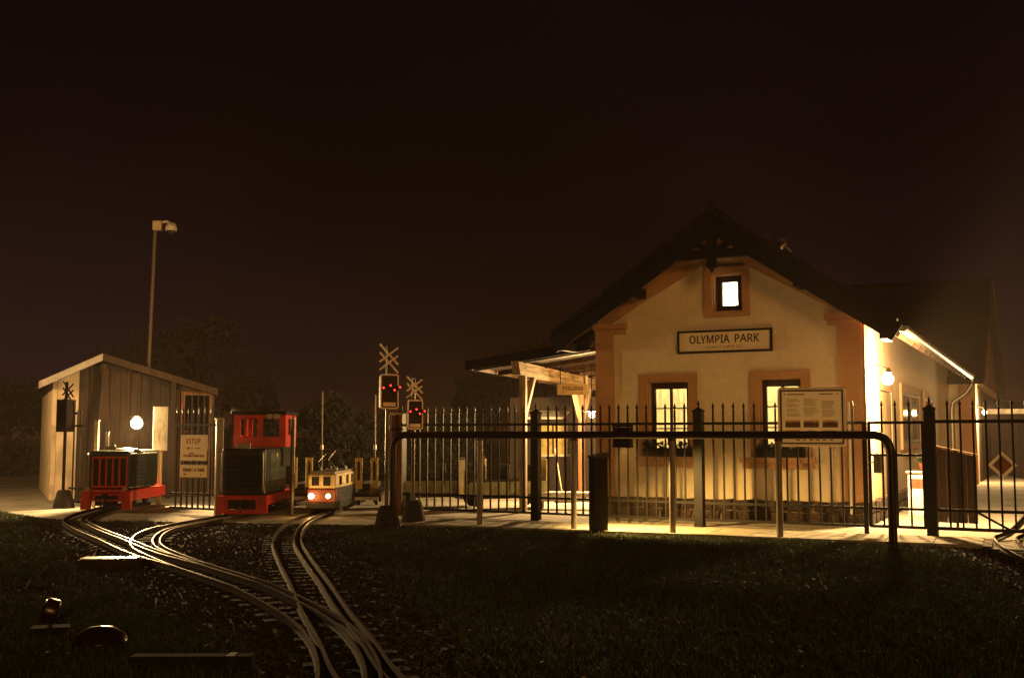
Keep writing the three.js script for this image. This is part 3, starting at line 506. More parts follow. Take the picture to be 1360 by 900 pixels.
{ // roof
  const roof = new THREE.Group(); roof.name = 'roof'; station.add(roof);
  const run = XM - (WL - EAVE), sl = Math.hypot(1, PITCHR), ang = Math.atan(PITCHR), L0 = run * sl, deep = LONG + FZ;
  for (const s of [-1, 1]) {
    part('deck', box(L0 - 0.03, 0.05, deep - 0.02, 0, 0, 0).rotateZ(-s * ang).translate(XM + s * run / 2, roofY(XM + run / 2) - 0.1, FZ - 0.01 - deep / 2), M.redWood, roof);
    const n = 9, cg = box(L0 / n + 0.05, 0.035, deep + 0.04);
    for (let i = 0; i < n; i++) { const q = (i + 0.5) / n, c = part('tile_course', cg, M.roof, roof); c.position.set(XM + s * run * q, RIDGE - PITCHR * run * q - 0.032, FZ + 0.02 - deep / 2); c.rotation.z = -s * (ang - 0.055); }
    // single tiles seen along the front verge
    const tg = box(L0 / n * 0.94, 0.03, 0.22);
    for (let i = 0; i < n; i++) { const q = (i + 0.5) / n, c = part('verge_tile', tg, M.roof, roof); c.position.set(XM + s * run * q, RIDGE - PITCHR * run * q + 0.004, FZ - 0.07); c.rotation.z = -s * (ang - 0.09); }
    part('barge_board', box(L0 + 0.06, 0.25, 0.03).rotateZ(-s * ang).translate(XM + s * run / 2, roofY(XM + run / 2) - 0.185, FZ - 0.022), M.eaveWood, roof);
    part('fly_rafter', box(L0 - 0.1, 0.12, 0.09).rotateZ(-s * ang).translate(XM + s * run / 2, roofY(XM + run / 2) - 0.185, FZ - 0.1), M.eaveWood, roof);
    for (const q of [0.5, 0.97]) part('purlin_end', box(0.1, 0.13, 0.52, XM + s * run * q * 0.97, RIDGE - PITCHR * run * q - 0.26, 0.24), M.eaveWood, roof);
    // rafter tails under the eaves; canopy-side ones darkened, shade put into the colour
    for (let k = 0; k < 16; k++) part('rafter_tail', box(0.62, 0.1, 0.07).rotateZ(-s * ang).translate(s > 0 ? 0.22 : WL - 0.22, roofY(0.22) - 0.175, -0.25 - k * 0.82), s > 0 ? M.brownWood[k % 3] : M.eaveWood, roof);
  }
  part('ridge_cap', cyl(0.07, 0.07, deep + 0.05, XM, RIDGE - 0.005, FZ - deep / 2 + 0.03, 12, Math.PI / 2), M.roof, roof);
  const ky1 = onFacade(951, 355, FZ)[1];
  part('king_post', [box(0.12, RIDGE - 0.1 - ky1, 0.12, XM, (RIDGE - 0.1 + ky1) / 2, FZ - 0.03), new THREE.ConeGeometry(0.07, 0.1, 4).rotateX(Math.PI).rotateY(Math.PI / 4).translate(XM, ky1 - 0.03, FZ - 0.03)], M.eaveWood, roof);
  part('finial', [new THREE.ConeGeometry(0.05, 0.13, 8).translate(XM, RIDGE + 0.1, FZ - 0.03), sph(0.04, XM, RIDGE + 0.06, FZ - 0.03, 10)], M.roof, roof);
  const cy = onFacade(951, 335, FZ)[1], cw = (RIDGE - 0.22 - cy) / PITCHR;
  part('collar_beam', box(cw * 2, 0.12, 0.09, XM, cy, FZ - 0.115), M.eaveWood, roof);
  for (const s of [-1, 1]) part('strut', bar([XM + s * 0.04, cy + 0.05, FZ - 0.11], [XM + s * 0.26, roofY(XM + 0.26) - 0.26, FZ - 0.11], 0.07), M.eaveWood, roof);
}
{ // gutter and downpipe on the lamp side
  const gy = roofY(EAVE) - 0.1, g = new THREE.CylinderGeometry(0.075, 0.075, LONG + 0.3, 16, 1, true, Math.PI, Math.PI).rotateX(Math.PI / 2).rotateZ(Math.PI / 2).rotateZ(-Math.PI / 2);
  const gg = []; { const n = 12, prof = []; for (let i = 0; i <= n; i++) { const a = Math.PI + Math.PI * i / n; prof.push([Math.cos(a) * 0.075, Math.sin(a) * 0.075]); } for (let i = n; i >= 0; i--) { const a = Math.PI + Math.PI * i / n; prof.push([Math.cos(a) * 0.068, Math.sin(a) * 0.068]); } gg.push(slab(prof, LONG + 0.25)); }
  const gu = part('gutter', gg[0].translate(EAVE + 0.06, gy, FZ - 0.25), M.zinc, station);
  part('end_cap', new THREE.CylinderGeometry(0.075, 0.075, 0.008, 16, 1, false, -Math.PI / 2, Math.PI).rotateX(Math.PI / 2).translate(EAVE + 0.06, gy, FZ - 0.25), M.zinc, gu);
  for (let k = 0; k < 15; k++) part('bracket', [box(0.17, 0.01, 0.03, EAVE + 0.05, gy + 0.006, 0.1 - k * 0.9)], M.zinc, gu);
  const ze = -LONG + 0.1;
  part('downpipe', pipe([[EAVE + 0.06, gy - 0.06, ze], [EAVE + 0.05, gy - 0.2, ze], [EAVE - 0.1, gy - 0.42, ze], [0.12, gy - 0.62, ze], [0.08, gy - 0.85, ze], [0.08, gy - 1.3, ze], [0.08, 0.1, ze]], 0.05, 60), M.zinc, station);
  // white conduit at the front corner
  const [cx, c0] = onFacade(1132, 690, 0.06), c1 = onFacade(1132, 534, 0.06)[1];
  part('conduit', rod([cx, c0, 0.075], [cx, c1, 0.075], 0.018), M.white, station);
}
// side wall: door and windows with ochre surrounds, at the places where they show
function onSideRect(pxA, pxB) { return [onSide(pxA, 600)[0], onSide(pxB, 600)[0]]; }
{
  const [z0, z1] = onSideRect(1166, 1184), top = 1.95;
  const d = new THREE.Group(); d.name = 'door'; station.add(d);
  const zc = (z0 + z1) / 2, w = Math.abs(z0 - z1);
  part('surround', slab([[-w / 2, 0.3], [w / 2, 0.3], [w / 2, top], [-w / 2, top]], 0.04, [rect(-w / 2 + 0.1, 0.31, w / 2 - 0.1, top - 0.1)]).rotateY(Math.PI / 2).translate(0.042, 0, zc), M.ochre, d);
  part('leaf', box(0.03, top - 0.42, w - 0.22, 0.018, 0.3 + (top - 0.42) / 2, zc), M.paleWood, d);
  part('handle', rod([0.05, 1.1, zc + w * 0.3], [0.05, 1.1, zc + w * 0.3 - 0.12], 0.012), M.zinc, d);
  for (const [a, b] of [[1197, 1222], [1228, 1240]]) {
    const [s0, s1] = onSideRect(a, b), c = (s0 + s1) / 2, ww = Math.abs(s0 - s1), win = new THREE.Group(); win.name = 'window'; station.add(win);
    part('surround', slab(rect(-ww / 2, 0.95, ww / 2, 2.05), 0.04, [rect(-ww / 2 + 0.14, 1.05, ww / 2 - 0.14, 1.92)]).rotateY(Math.PI / 2).translate(0.042, 0, c), M.ochre, win);
    part('frame', slab(rect(-ww / 2 + 0.15, 1.06, ww / 2 - 0.15, 1.91), 0.03, [rect(-ww / 2 + 0.2, 1.11, -0.02, 1.86), rect(0.02, 1.11, ww / 2 - 0.2, 1.86)]).rotateY(Math.PI / 2).translate(0.033, 0, c), M.darkWood, win);
    part('pane', new THREE.PlaneGeometry(ww - 0.36, 0.8).rotateY(Math.PI / 2).translate(0.012, 1.48, c), M.darkGlass, win);
  }
}
function wallLamp(label, p, turn, k, mount, o = {}) {          // lantern: mount is the wall point in the lamp's own axes
  const t = thing('wall_lamp', label, 'lamp', p, turn, o.group);
  const b = 0.055 * (o.size ?? 1);
  part('light_bulb', sph(b, 0, 0, 0, 16), M.bulb, t);
  part('cap', lathe([[0.0, b * 2.1], [b * 0.4, b * 2.0], [b * (o.shade ?? 0.7), b * 1.25], [b * (o.shade ?? 0.7), b * 1.15], [0, b * 1.15]], 16), M.black, t);
  part('bracket', [rod([0, b * 2, 0], [mount[0], b * 2.4 + mount[1], mount[2]], 0.01), box(0.05, 0.12, 0.05, mount[0], mount[1] + b * 2, mount[2])], M.black, t);
  pointLight(t, 0, 0, 0, o.rgb ?? [1, 0.62, 0.24], k, b / 0.02); return t;
}
{
  const z = -0.5, p = V3(0.27, at(1178, 503, 14.95).y, z).applyMatrix4(station.matrixWorld);
  wallLamp('glaring lantern on the side wall under the station gutter', p, -A, 150, [-0.26, 0.03, 0], { size: 1.4 });
}

// ---- platform canopy on the left of the station
{
  const q = onGround(695, 681), r = onGround(773, 661), dir = r.clone().sub(q), len = Math.hypot(dir.x, dir.z), yaw = Math.atan2(-dir.x, -dir.z);
  const t = thing('platform_canopy', 'timber platform canopy with pale beam and braces beside the station', 'canopy', [q.x, 0, q.z], yaw);   // local -z runs back along the beam
  const h = at(695, 499, -q.z).y, top = h + 0.2;
  part('beam', slab([[-0.36, h], [len + 3.5, h], [len + 3.5, top], [-0.5, top], [-0.46, top - 0.06]], 0.12).rotateY(Math.PI / 2).translate(0.06, 0, 0), M.beamWood, t);
  part('post', box(0.1, h + 0.002, 0.1, 0, h / 2, 0), M.paleWood, t);
  part('post', box(0.11, h + 0.002, 0.11, 0, h / 2, -len), M.orangeWood, t);
  part('brace', bar([0, h - 0.62, -0.05], [0, h + 0.02, -0.62], 0.08, 0.08), M.paleWood, t);
  part('brace', bar([0, h - 0.66, -len + 0.05], [0, h + 0.02, -len + 0.78], 0.08, 0.08), M.paleWood, t);
  part('brace', bar([0, h - 0.66, -len - 0.05], [0, h + 0.02, -len - 0.85], 0.08, 0.08), M.paleWood, t);
  part('strut', rod([0.12, h, -len + 0.1], [0.12, h + 0.55, -len + 0.1], 0.03), M.paleWood, t);
  // lean-to roof: from the outer eave up to the station wall
  const slope = 0.14, x0 = -0.75, zf = 0.42, zb = -len - 3.6, nb = 12, wB = (zf - zb) / nb, yR = x => top + 0.05 + slope * x, wallX = z => 1.16 + 0.196 * (0.5 - z);
  const roof = new THREE.Group(); roof.name = 'roof'; t.add(roof);
  const sheet = (lo, hi, xa, xb, d) => slab([[xa, yR(xa) + lo], [xb, yR(xb) + lo], [xb, yR(xb) + hi], [xa, yR(xa) + hi]], d);
  for (let i = 0; i < nb; i++) { const z = zf - wB * i, x1 = wallX(z);
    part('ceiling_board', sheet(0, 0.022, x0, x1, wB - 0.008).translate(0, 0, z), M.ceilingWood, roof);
    part('roof_sheet', sheet(0.026 + (i % 2) * 0.003, 0.07 + (i % 2) * 0.003, x0 - 0.03, x1, wB + 0.02).translate(0, 0, z + 0.01), M.roof, roof); }
  part('fascia', sheet(-0.07, 0.08, x0 - 0.05, wallX(zf) - 0.02, 0.025).translate(0, 0, zf + 0.04), M.eaveWood, roof);
  part('eave_board', box(0.025, 0.12, zf - zb, x0 - 0.045, yR(x0) + 0.01, (zf + zb) / 2), M.brownWood[1], roof);
  for (let k = 0; k < 6; k++) { const z = 0.2 - k * 1.35; part('rafter', sheet(-0.075, -0.002, x0, wallX(z), 0.06).translate(0, 0, z), M.brownWood[2], roof); }
  // lamp by the station corner under the canopy
  const lp = at(786, 551, 19.4); wallLamp('small lamp hanging under the platform canopy beyond the station corner', lp, -A, 110, [0.0, 0.86, 0.0], { size: 0.9, shade: 3.4 });
  // ticket-office sign hung from the beam
  const sp_ = at(760.5, 517, 16.55), s = thing('ticket_sign', 'small pale hanging sign reading POKLADNA under the canopy beam', 'sign', sp_, 0.1);
  part('panel', rbox(0.47, 0.165, 0.025, 0.01), M.cream, s);
  part('printed_face', new THREE.PlaneGeometry(0.45, 0.15).translate(0, 0, 0.014), print(512, 170, (x, W, H) => { x.fillStyle = '#f0d79c'; x.fillRect(0, 0, W, H); x.fillStyle = '#5a2c12'; squeezed(x, 'POKLADNA', W / 2, H * 0.6, 96, 360); x.fillRect(70, 132, 46, 10); x.fillRect(400, 128, 18, 18); }), s);
  part('hanger', [rod([-0.18, 0.08, 0], [-0.18, 0.42, -0.06], 0.006), rod([0.18, 0.08, 0], [0.18, 0.42, -0.06], 0.006)], M.iron, s);
  // white bench
  const bp = onGround(755, 676), b = thing('bench', 'white slatted bench on the platform under the canopy', 'bench', bp, -0.15);
  for (let k = 0; k < 3; k++) part('seat_slat', box(1.0, 0.03, 0.09, 0, 0.26, -0.1 + k * 0.1), M.white, b);
  part('front_board', box(1.0, 0.11, 0.025, 0, 0.185, 0.16), M.white, b);
  for (const s2 of [-1, 1]) part('leg', box(0.06, 0.245, 0.24, s2 * 0.44, 0.1225, 0), M.darkWood, b);
  // ticket kiosk window at the back
  const kp = onGround(735, 652), k = thing('ticket_kiosk', 'dark timber kiosk with a pale shuttered window under the canopy', 'kiosk', kp, -0.35);
  part('wall', box(2.4, 2.0, 0.1, 0.2, 1.0, -0.1), M.darkWood, k);
  const kw = part('window', box(0.62, 0.62, 0.04, 0.0, 1.1, -0.02), M.yellow, k); part('sill', box(0.72, 0.05, 0.16, 0, 0.76, 0.035), M.white, kw); part('glazing_bar', box(0.03, 0.62, 0.02, 0, 1.1, 0.012), M.darkWood, kw);
  part('awning', box(0.9, 0.05, 0.5, -0.1, 1.62, 0.2, 0.3), M.white, k);
  const w = thing('push_broom', 'pale wooden broom leaning under the canopy', 'broom', onGround(748, 668), 0.2);
  part('stick', rod([0, 0.05, 0], [-0.1, 0.95, -0.2], 0.014), M.paleWood, w); part('brush', box(0.3, 0.06, 0.07, 0, 0.04, 0), M.brownWood[0], w);
}

// ---- rear wing with long roof and boarded gable
{
  const t = thing('rear_wing', 'long low-eaved wing behind the station with boarded gable and dark tiled roof', 'building', V3(0, 0, -LONG - 0.25).applyMatrix4(station.matrixWorld), -A);
  const XR = 0.55, XL = -7.5, D = 12.8, hE = 2.62, mid = -D / 2, rise = 3.15, ov = 0.25;
  part('wall', box(XR - XL, hE, 0.25, (XR + XL) / 2, hE / 2, -0.13), M.plaster, t);
  part('wall', box(0.25, hE, D - 0.27, XR - 0.126, hE / 2, -0.262 - (D - 0.27) / 2), M.plaster, t);
  part('corner_pilaster', [box(0.36, hE - 0.02, 0.05, XR - 0.16, hE / 2, 0.027)], M.ochre, t); part('corner_pilaster', box(0.05, hE - 0.02, 0.3, XR + 0.027, hE / 2, -0.14), M.ochre, t);
  const n = 22; for (let i = 0; i < n; i++) { const z0 = -0.3 - i * (D - 0.6) / n, z1 = z0 - (D - 0.6) / n + 0.02, top = z => hE + rise * (1 - Math.abs(z - mid) / (D / 2)) - 0.12; part('gable_board', slab([[-z0, hE], [-z1, hE], [-z1, top(z1)], [-z0, top(z0)]], 0.03).rotateY(Math.PI / 2).translate(XR + 0.02 + (i % 2) * 0.012, 0, 0), M.gableWood[i % 2], t); }
  for (let i = 0; i < 16; i++) part('wall_board', box(0.03, 2.36, 0.6, XR + 0.018 + (i % 2) * 0.006, 1.2, -2.0 - i * 0.63), M.screenWood, t);
  const ang = Math.atan(rise / (D / 2)), sl = Math.hypot(rise, D / 2) + 0.45;
  for (const s of [1, -1]) {
    const r = part('roof', box(XR - XL + ov, 0.1, sl, (XR + XL + ov) / 2, 0, 0).rotateX(s * ang).translate(0, hE + rise / 2 - 0.06, mid + s * (D / 4 + 0.16)), M.farRoof, t);
    for (let k = 0; k < 18; k++) part('tile_course', box(XR - XL + ov + 0.02, 0.03, sl / 18 + 0.04, (XR + XL + ov) / 2, 0, 0).rotateX(s * (ang - 0.05)).translate(0, hE + rise - 0.02 - (k + 0.5) / 18 * Math.sin(ang) * sl + 0.03, mid + s * (k + 0.5) / 18 * Math.cos(ang) * sl), M.farRoof, r);
    part('verge_board', box(0.03, 0.14, sl).rotateX(s * ang).translate(XR + ov + 0.02, hE + rise / 2 - 0.06, mid + s * (D / 4 + 0.16)), M.brownWood[1], t);
  }
  const lp = V3(XR + 0.2, 1.75, -0.9).applyMatrix4(t.matrixWorld.compose(t.position, t.quaternion, t.scale));
  wallLamp('glaring lamp on the end wall of the rear wing', lp, -A, 60, [-0.17, 0.03, 0]);
  // shed row further back on the right
  const sp2 = at(1338, 577, 33), s = thing('store_shed', 'dark boarded store with a low roof beyond the wide gate', 'shed', [sp2.x, 0, sp2.z], -A);
  part('wall', box(6, 2.0, 0.15, 2.3, 1.0, 0), M.darkWood, s);
  for (let k = 0; k < 7; k++) part('door_board', box(0.42, 1.85, 0.04, -0.4 + k * 0.44, 0.95, 0.1), M.screenWood, s);
  part('roof', box(7, 0.09, 2.4, 2.4, 2.02, 0.3, 0.12), M.roof, s); part('fascia', box(7, 0.14, 0.04, 2.4, 1.86, 1.52), M.white, s);
}
// brown panel gate beside the station
{
  const a = at(1245, 640, 14.6), b = at(1298, 640, 14.35), d = b.clone().sub(a), len = Math.hypot(d.x, d.z), t = thing('wooden_screen', 'dark brown boarded screen with sloping pale cap behind the iron gate', 'screen', [a.x, 0, a.z], -Math.atan2(d.z, d.x));
  const hA = at(1245, 594, 14.6).y, hB = at(1298, 606, 14.35).y;
  for (let k = 0; k < 4; k++) part('board', slab([[len * k / 4 + 0.004, 0.06], [len * (k + 1) / 4 - 0.004, 0.06], [len * (k + 1) / 4 - 0.004, lerp(hA, hB, (k + 1) / 4)], [len * k / 4 + 0.004, lerp(hA, hB, k / 4)]], 0.03).translate(0, 0, k % 2 * 0.006), M.screenWood, t);
  part('cap_rail', bar([-0.02, hA + 0.012, -0.01], [len + 0.02, hB + 0.012, -0.01], 0.03, 0.06), M.paleWood, t);
  part('post', box(0.03, hA - 0.02, 0.05, len / 2, hA / 2 - 0.03, 0.03), M.iron, t);
}
// snack counter with pots by the side door
{
  const p = V3(0.55, 0, -2.6).applyMatrix4(station.matrixWorld), t = thing('serving_counter', 'white serving counter against the side wall of the station', 'counter', p, -A);
  part('cabinet', rbox(0.5, 0.62, 0.9, 0.015, 0, 0.31, 0), M.white, t); part('worktop', rbox(0.56, 0.04, 0.96, 0.012, 0, 0.645, 0), M.zinc, t); part('label_strip', box(0.4, 0.14, 0.006, 0, 0.48, 0.455), M.redWood, t);
  for (let k = 0; k < 2; k++) {
    const q = V3(0.5 + k * 0.12, 0.667, -2.38 - k * 0.5).applyMatrix4(station.matrixWorld), c = thing('potted_plant', k ? 'leafy potted plant at the far end of the serving counter' : 'leafy potted plant at the near end of the serving counter', 'plant', q, 0);
    part('pot', lathe([[0, 0], [0.055, 0], [0.075, 0.11], [0.066, 0.11], [0.06, 0.09], [0, 0.09]], 14), M.redWood, c);
    const gs = []; for (let i = 0; i < 60; i++) gs.push(new THREE.PlaneGeometry(0.035, 0.1).translate(0, 0.06, 0).rotateX(rr(0.1, 1.2)).rotateY(rr(0, 6.3)).translate(rr(-0.03, 0.03), 0.1 + rr(0, 0.06), rr(-0.03, 0.03)));
    part('foliage', gs, M.plant, c);
  }
}
// roof vent and aerial on the station roof
{
  const p = at(1037, 336, 17.2), t = thing('roof_vent', 'bent metal vent pipe with a cowl on the station roof', 'vent', p, 0.3);
  part('pipe', pipe([[0, -0.75, 0], [0, 0.02, 0], [0.02, 0.1, 0], [0.08, 0.14, 0]], 0.05, 20), M.zinc, t);
  part('cowl', cyl(0.085, 0.05, 0.06, 0.02, 0.2, 0), M.zinc, t); part('flap', bar([0.1, 0.1, 0], [0.19, 0.03, 0], 0.025), M.zinc, t);
  const q = at(1030, 334, 17.0), a = thing('aerial', 'thin dark aerial mast on the station roof', 'aerial', q, 0);
  part('mast', cyl(0.012, 0.008, 1.0, 0, -0.2, 0, 8), M.iron, a); part('crossbar', rod([-0.1, 0.14, 0], [0.1, 0.14, 0], 0.006), M.iron, a);
}

// ================================================================ CROSSING SIGNALS
function crossingSignal(label, px, baseY, ys, turn, lit, group) {
  const b = onGround(px, baseY), dpt = -b.z, Y = y => at(px, y, dpt).y, k = dpt / FOCAL;
  const t = thing('crossing_signal', label, 'signal', b, turn, group);
  const [cTop, cBot, bTop, bBot] = ys.map(Y), w = (bBot ? 24 : 24) * k * (ys[3] - ys[2]) / 46 / Math.cos(turn) * 0.98, h = bTop - bBot;
  part('base', lathe([[0, 0.3], [0.09, 0.3], [0.115, 0.26], [0.17, 0.02], [0.17, -0.02], [0, -0.02]], 18), M.darkConcrete, t);
  part('pole', cyl(0.026, 0.026, cTop - 0.28, 0, 0.28 + (cTop - 0.28) / 2 - 0.02, -0.055, 12), M.pole, t);
  const box_ = part('box', rbox(w * 0.9, h * 0.96, 0.12, 0.02, 0, (bTop + bBot) / 2, -0.02 - 0.06 + 0.05), M.black, t);
  const rs = (a, e, r) => { const s = new THREE.Shape(); s.moveTo(-a + r, -e); s.lineTo(a - r, -e); s.quadraticCurveTo(a, -e, a, -e + r); s.lineTo(a, e - r); s.quadraticCurveTo(a, e, a - r, e); s.lineTo(-a + r, e); s.quadraticCurveTo(-a, e, -a, e - r); s.lineTo(-a, -e + r); s.quadraticCurveTo(-a, -e, -a + r, -e); return s; };
  part('board', new THREE.ExtrudeGeometry(rs(w / 2, h / 2, 0.03), { depth: 0.015, bevelEnabled: false }).translate(0, (bTop + bBot) / 2, 0.035), M.black, t);
  const rim = rs(w / 2, h / 2, 0.03); rim.holes.push(new THREE.Path(rs(w / 2 - 0.018, h / 2 - 0.018, 0.022).getPoints(6)));
  part('rim', new THREE.ExtrudeGeometry(rim, { depth: 0.012, bevelEnabled: false }).translate(0, (bTop + bBot) / 2, 0.053), M.signWhite, t);
  part('number_plate', box(w * 0.68, h * 0.115, 0.008, 0, bBot + h * 0.13, 0.056), M.signWhite, t);
  const ch = (cTop - cBot) / 2, cy = (cTop + cBot) / 2, cw = w * 0.5;
  for (const [e, dy, dz] of [[0.5, -0.3, 0.006], [0.5, 0.26, 0.0065], [-0.71, -0.29, 0.02], [-0.71, 0.29, 0.0205]]) part('cross_arm', bar([-cw, cy + dy * ch - e * ch, dz], [cw, cy + dy * ch + e * ch, dz], 0.022, 0.012, 0), M.signWhite, t);
  part('cross_mount', box(0.025, ch * 1.9, 0.02, 0, cy, -0.02), M.iron, t);
  const ly = bTop - h * 0.4;
  for (const [fx, dy, dz] of [[-0.36, 0, 0.05], [-0.02, 0.03, 0.09], [0.18, -0.03, 0.11], [0.42, 0.005, 0.16]]) {
    const v = part('visor', [cyl(0.022, 0.022, dz, fx * w, ly + dy, 0.05 + dz / 2, 12, Math.PI / 2)], M.black, t);
    const led = part(lit ? 'light' : 'lens', sph(0.0125, fx * w, ly + dy, 0.055 + dz, 10), lit ? M.led : M.rubber, v);
  }
  if (lit) pointLight(t, 0.2 * w, ly, 0.42, [1, 0.03, 0.015], 0.03, 2);
  return t;
}
crossingSignal('taller lit crossing signal with four red lamps before the brown gatepost', 514, 703, [457, 495, 497, 543], 0.33, true, 'lit level-crossing signals');
crossingSignal('shorter lit crossing signal with four red lamps at the end of the station fence', 549, 693, [500, 531, 531, 570], 0.33, true, 'lit level-crossing signals');
{ const s = crossingSignal('unlit crossing signal seen from behind before the pale shed panel', 84, 675, [506, 536, 537, 567], Math.PI - 0.12, false); s.traverse(o => { if (o.isMesh && o.material !== M.darkConcrete) o.material = M.matt; }); s.children.find(c => c.name === 'pole').position.z += 0.02; }  // all but the base recoloured near black, its backlit silhouette put into the colour
{
  const b = onGround(525, 684), t = thing('brown_gatepost', 'pair of reddish brown timber gateposts behind the taller crossing signal', 'gatepost', b, 0.3);
  for (const s of [-1, 1]) { part('timber', rbox(0.075, 1.5, 0.1, 0.01, s * 0.046, 0.75, 0), M.redWood, t); part('cap', box(0.085, 0.03, 0.11, s * 0.046, 1.512, 0), M.cream, t); }
  part('strap', box(0.19, 0.03, 0.12, 0, 1.28, 0), M.iron, t);
}

// ================================================================ LOCOMOTIVES (front towards +z in own axes)
function wheel(parent, x, y, z, r) { const w = part('wheel', cyl(r, r, 0.05, x, y, z, 18, 0, Math.PI / 2), M.black, parent); part('hub', cyl(r * 0.35, r * 0.35, 0.06, x, y, z, 12, 0, Math.PI / 2), M.red, w); return w; }
function bufferBeam(t, w, h, y) {
  const s = slab([[-w / 2, y], [-w / 2 + 0.13, y], [-w / 2 + 0.14, y + h * 0.42], [w / 2 - 0.14, y + h * 0.42], [w / 2 - 0.13, y], [w / 2, y], [w / 2 - 0.02, y + h * 0.86], [w / 2 - 0.06, y + h], [-w / 2 + 0.06, y + h], [-w / 2 + 0.02, y + h * 0.86]], 0.1, [rect(-w / 2 + 0.15, y + h * 0.5, w / 2 - 0.15, y + h * 0.86)]);
  return part('buffer_beam', s, M.red, t);
}
{ // loco 1
  const x = at(143, 600, 17.1).x, t = thing('grille_locomotive', 'green miniature diesel locomotive with red grille and red buffer beam by the shed', 'locomotive', [x, 0.062, -17.1], 0.02);
  const by = bufferBeam(t, 0.76, 0.3, 0.0); by.position.z = 0.06; part('coupler', box(0.34, 0.15, 0.05, 0, 0.13, -0.06), M.black, by);
  part('frame', box(0.66, 0.16, 1.9, 0, 0.2, -1.0), M.red, t);
  part('hood', rbox(0.64, 0.6, 1.5, 0.05, 0, 0.59, -0.78), M.green, t);
  const g = part('grille', slab(rect(-0.24, 0.33, 0.3, 0.8), 0.03, [rect(-0.22, 0.355, 0.28, 0.775)]).translate(0, 0, 0.0), M.red, t);
  part('mesh_backing', box(0.5, 0.42, 0.012, 0.03, 0.565, -0.022), M.black, g);
  for (let i = 0; i < 4; i++) part('grille_bar', box(0.026, 0.43, 0.024, -0.22 + 0.1 * (i + 1), 0.565, -0.012), M.red, g);
  part('name_plate', rbox(0.17, 0.06, 0.03, 0.008, 0.02, 0.93, -0.04), M.zinc, t);
  part('hood_lid', lathe([[0, 0.05], [0.16, 0.035], [0.24, 0.0], [0, 0]], 20).scale(1, 1, 1.4).translate(0.1, 0.885, -0.5), M.green, t);
  part('exhaust', [cyl(0.022, 0.022, 0.3, -0.12, 1.02, -0.3, 10), cyl(0.03, 0.03, 0.03, -0.12, 1.17, -0.3, 10)], M.zinc, t);
  part('horn', [cyl(0.012, 0.03, 0.1, 0.05, 0.97, -0.12, 10, 1.4), cyl(0.01, 0.01, 0.08, 0.05, 0.92, -0.17, 8)], M.zinc, t);
  for (const s of [-1, 1]) for (const z of [-0.45, -1.4]) wheel(t, s * 0.16, 0.1, z, 0.1);
  const d = part('side_door', box(0.012, 0.4, 0.5, 0.326, 0.6, -0.6), M.teal, t); for (let i = 0; i < 5; i++) part('louvre', box(0.014, 0.012, 0.4, 0.335, 0.46 + i * 0.06, -0.6, 0, 0, 0.4), M.black, d);
  for (const s of [-1, 1]) part('handrail', pipe([[s * 0.3, 0.82, -0.08], [s * 0.35, 0.84, -0.12], [s * 0.35, 0.84, -1.3], [s * 0.31, 0.82, -1.36]], 0.009, 30, 8), M.zinc, t);
  for (const z of [-0.38, -0.85, -1.25]) part('hood_seam', box(0.652, 0.52, 0.012, 0, 0.57, z), M.black, t);
  for (const s of [-1, 1]) part('marker_lamp', [cyl(0.035, 0.04, 0.05, s * 0.28, 0.3, 0.03, 14, Math.PI / 2), cyl(0.028, 0.028, 0.012, s * 0.28, 0.3, 0.06, 14, Math.PI / 2)], M.zinc, t);
  part('coupling_hook', [box(0.05, 0.09, 0.08, 0, 0.2, 0.09), rod([0, 0.2, 0.1], [0, 0.08, 0.16], 0.014), new THREE.TorusGeometry(0.035, 0.01, 6, 14).translate(0, 0.05, 0.16)], M.iron, t);
  part('driver_seat', rbox(0.36, 0.14, 0.3, 0.03, 0, 0.4, -1.72), M.rubber, t);
}
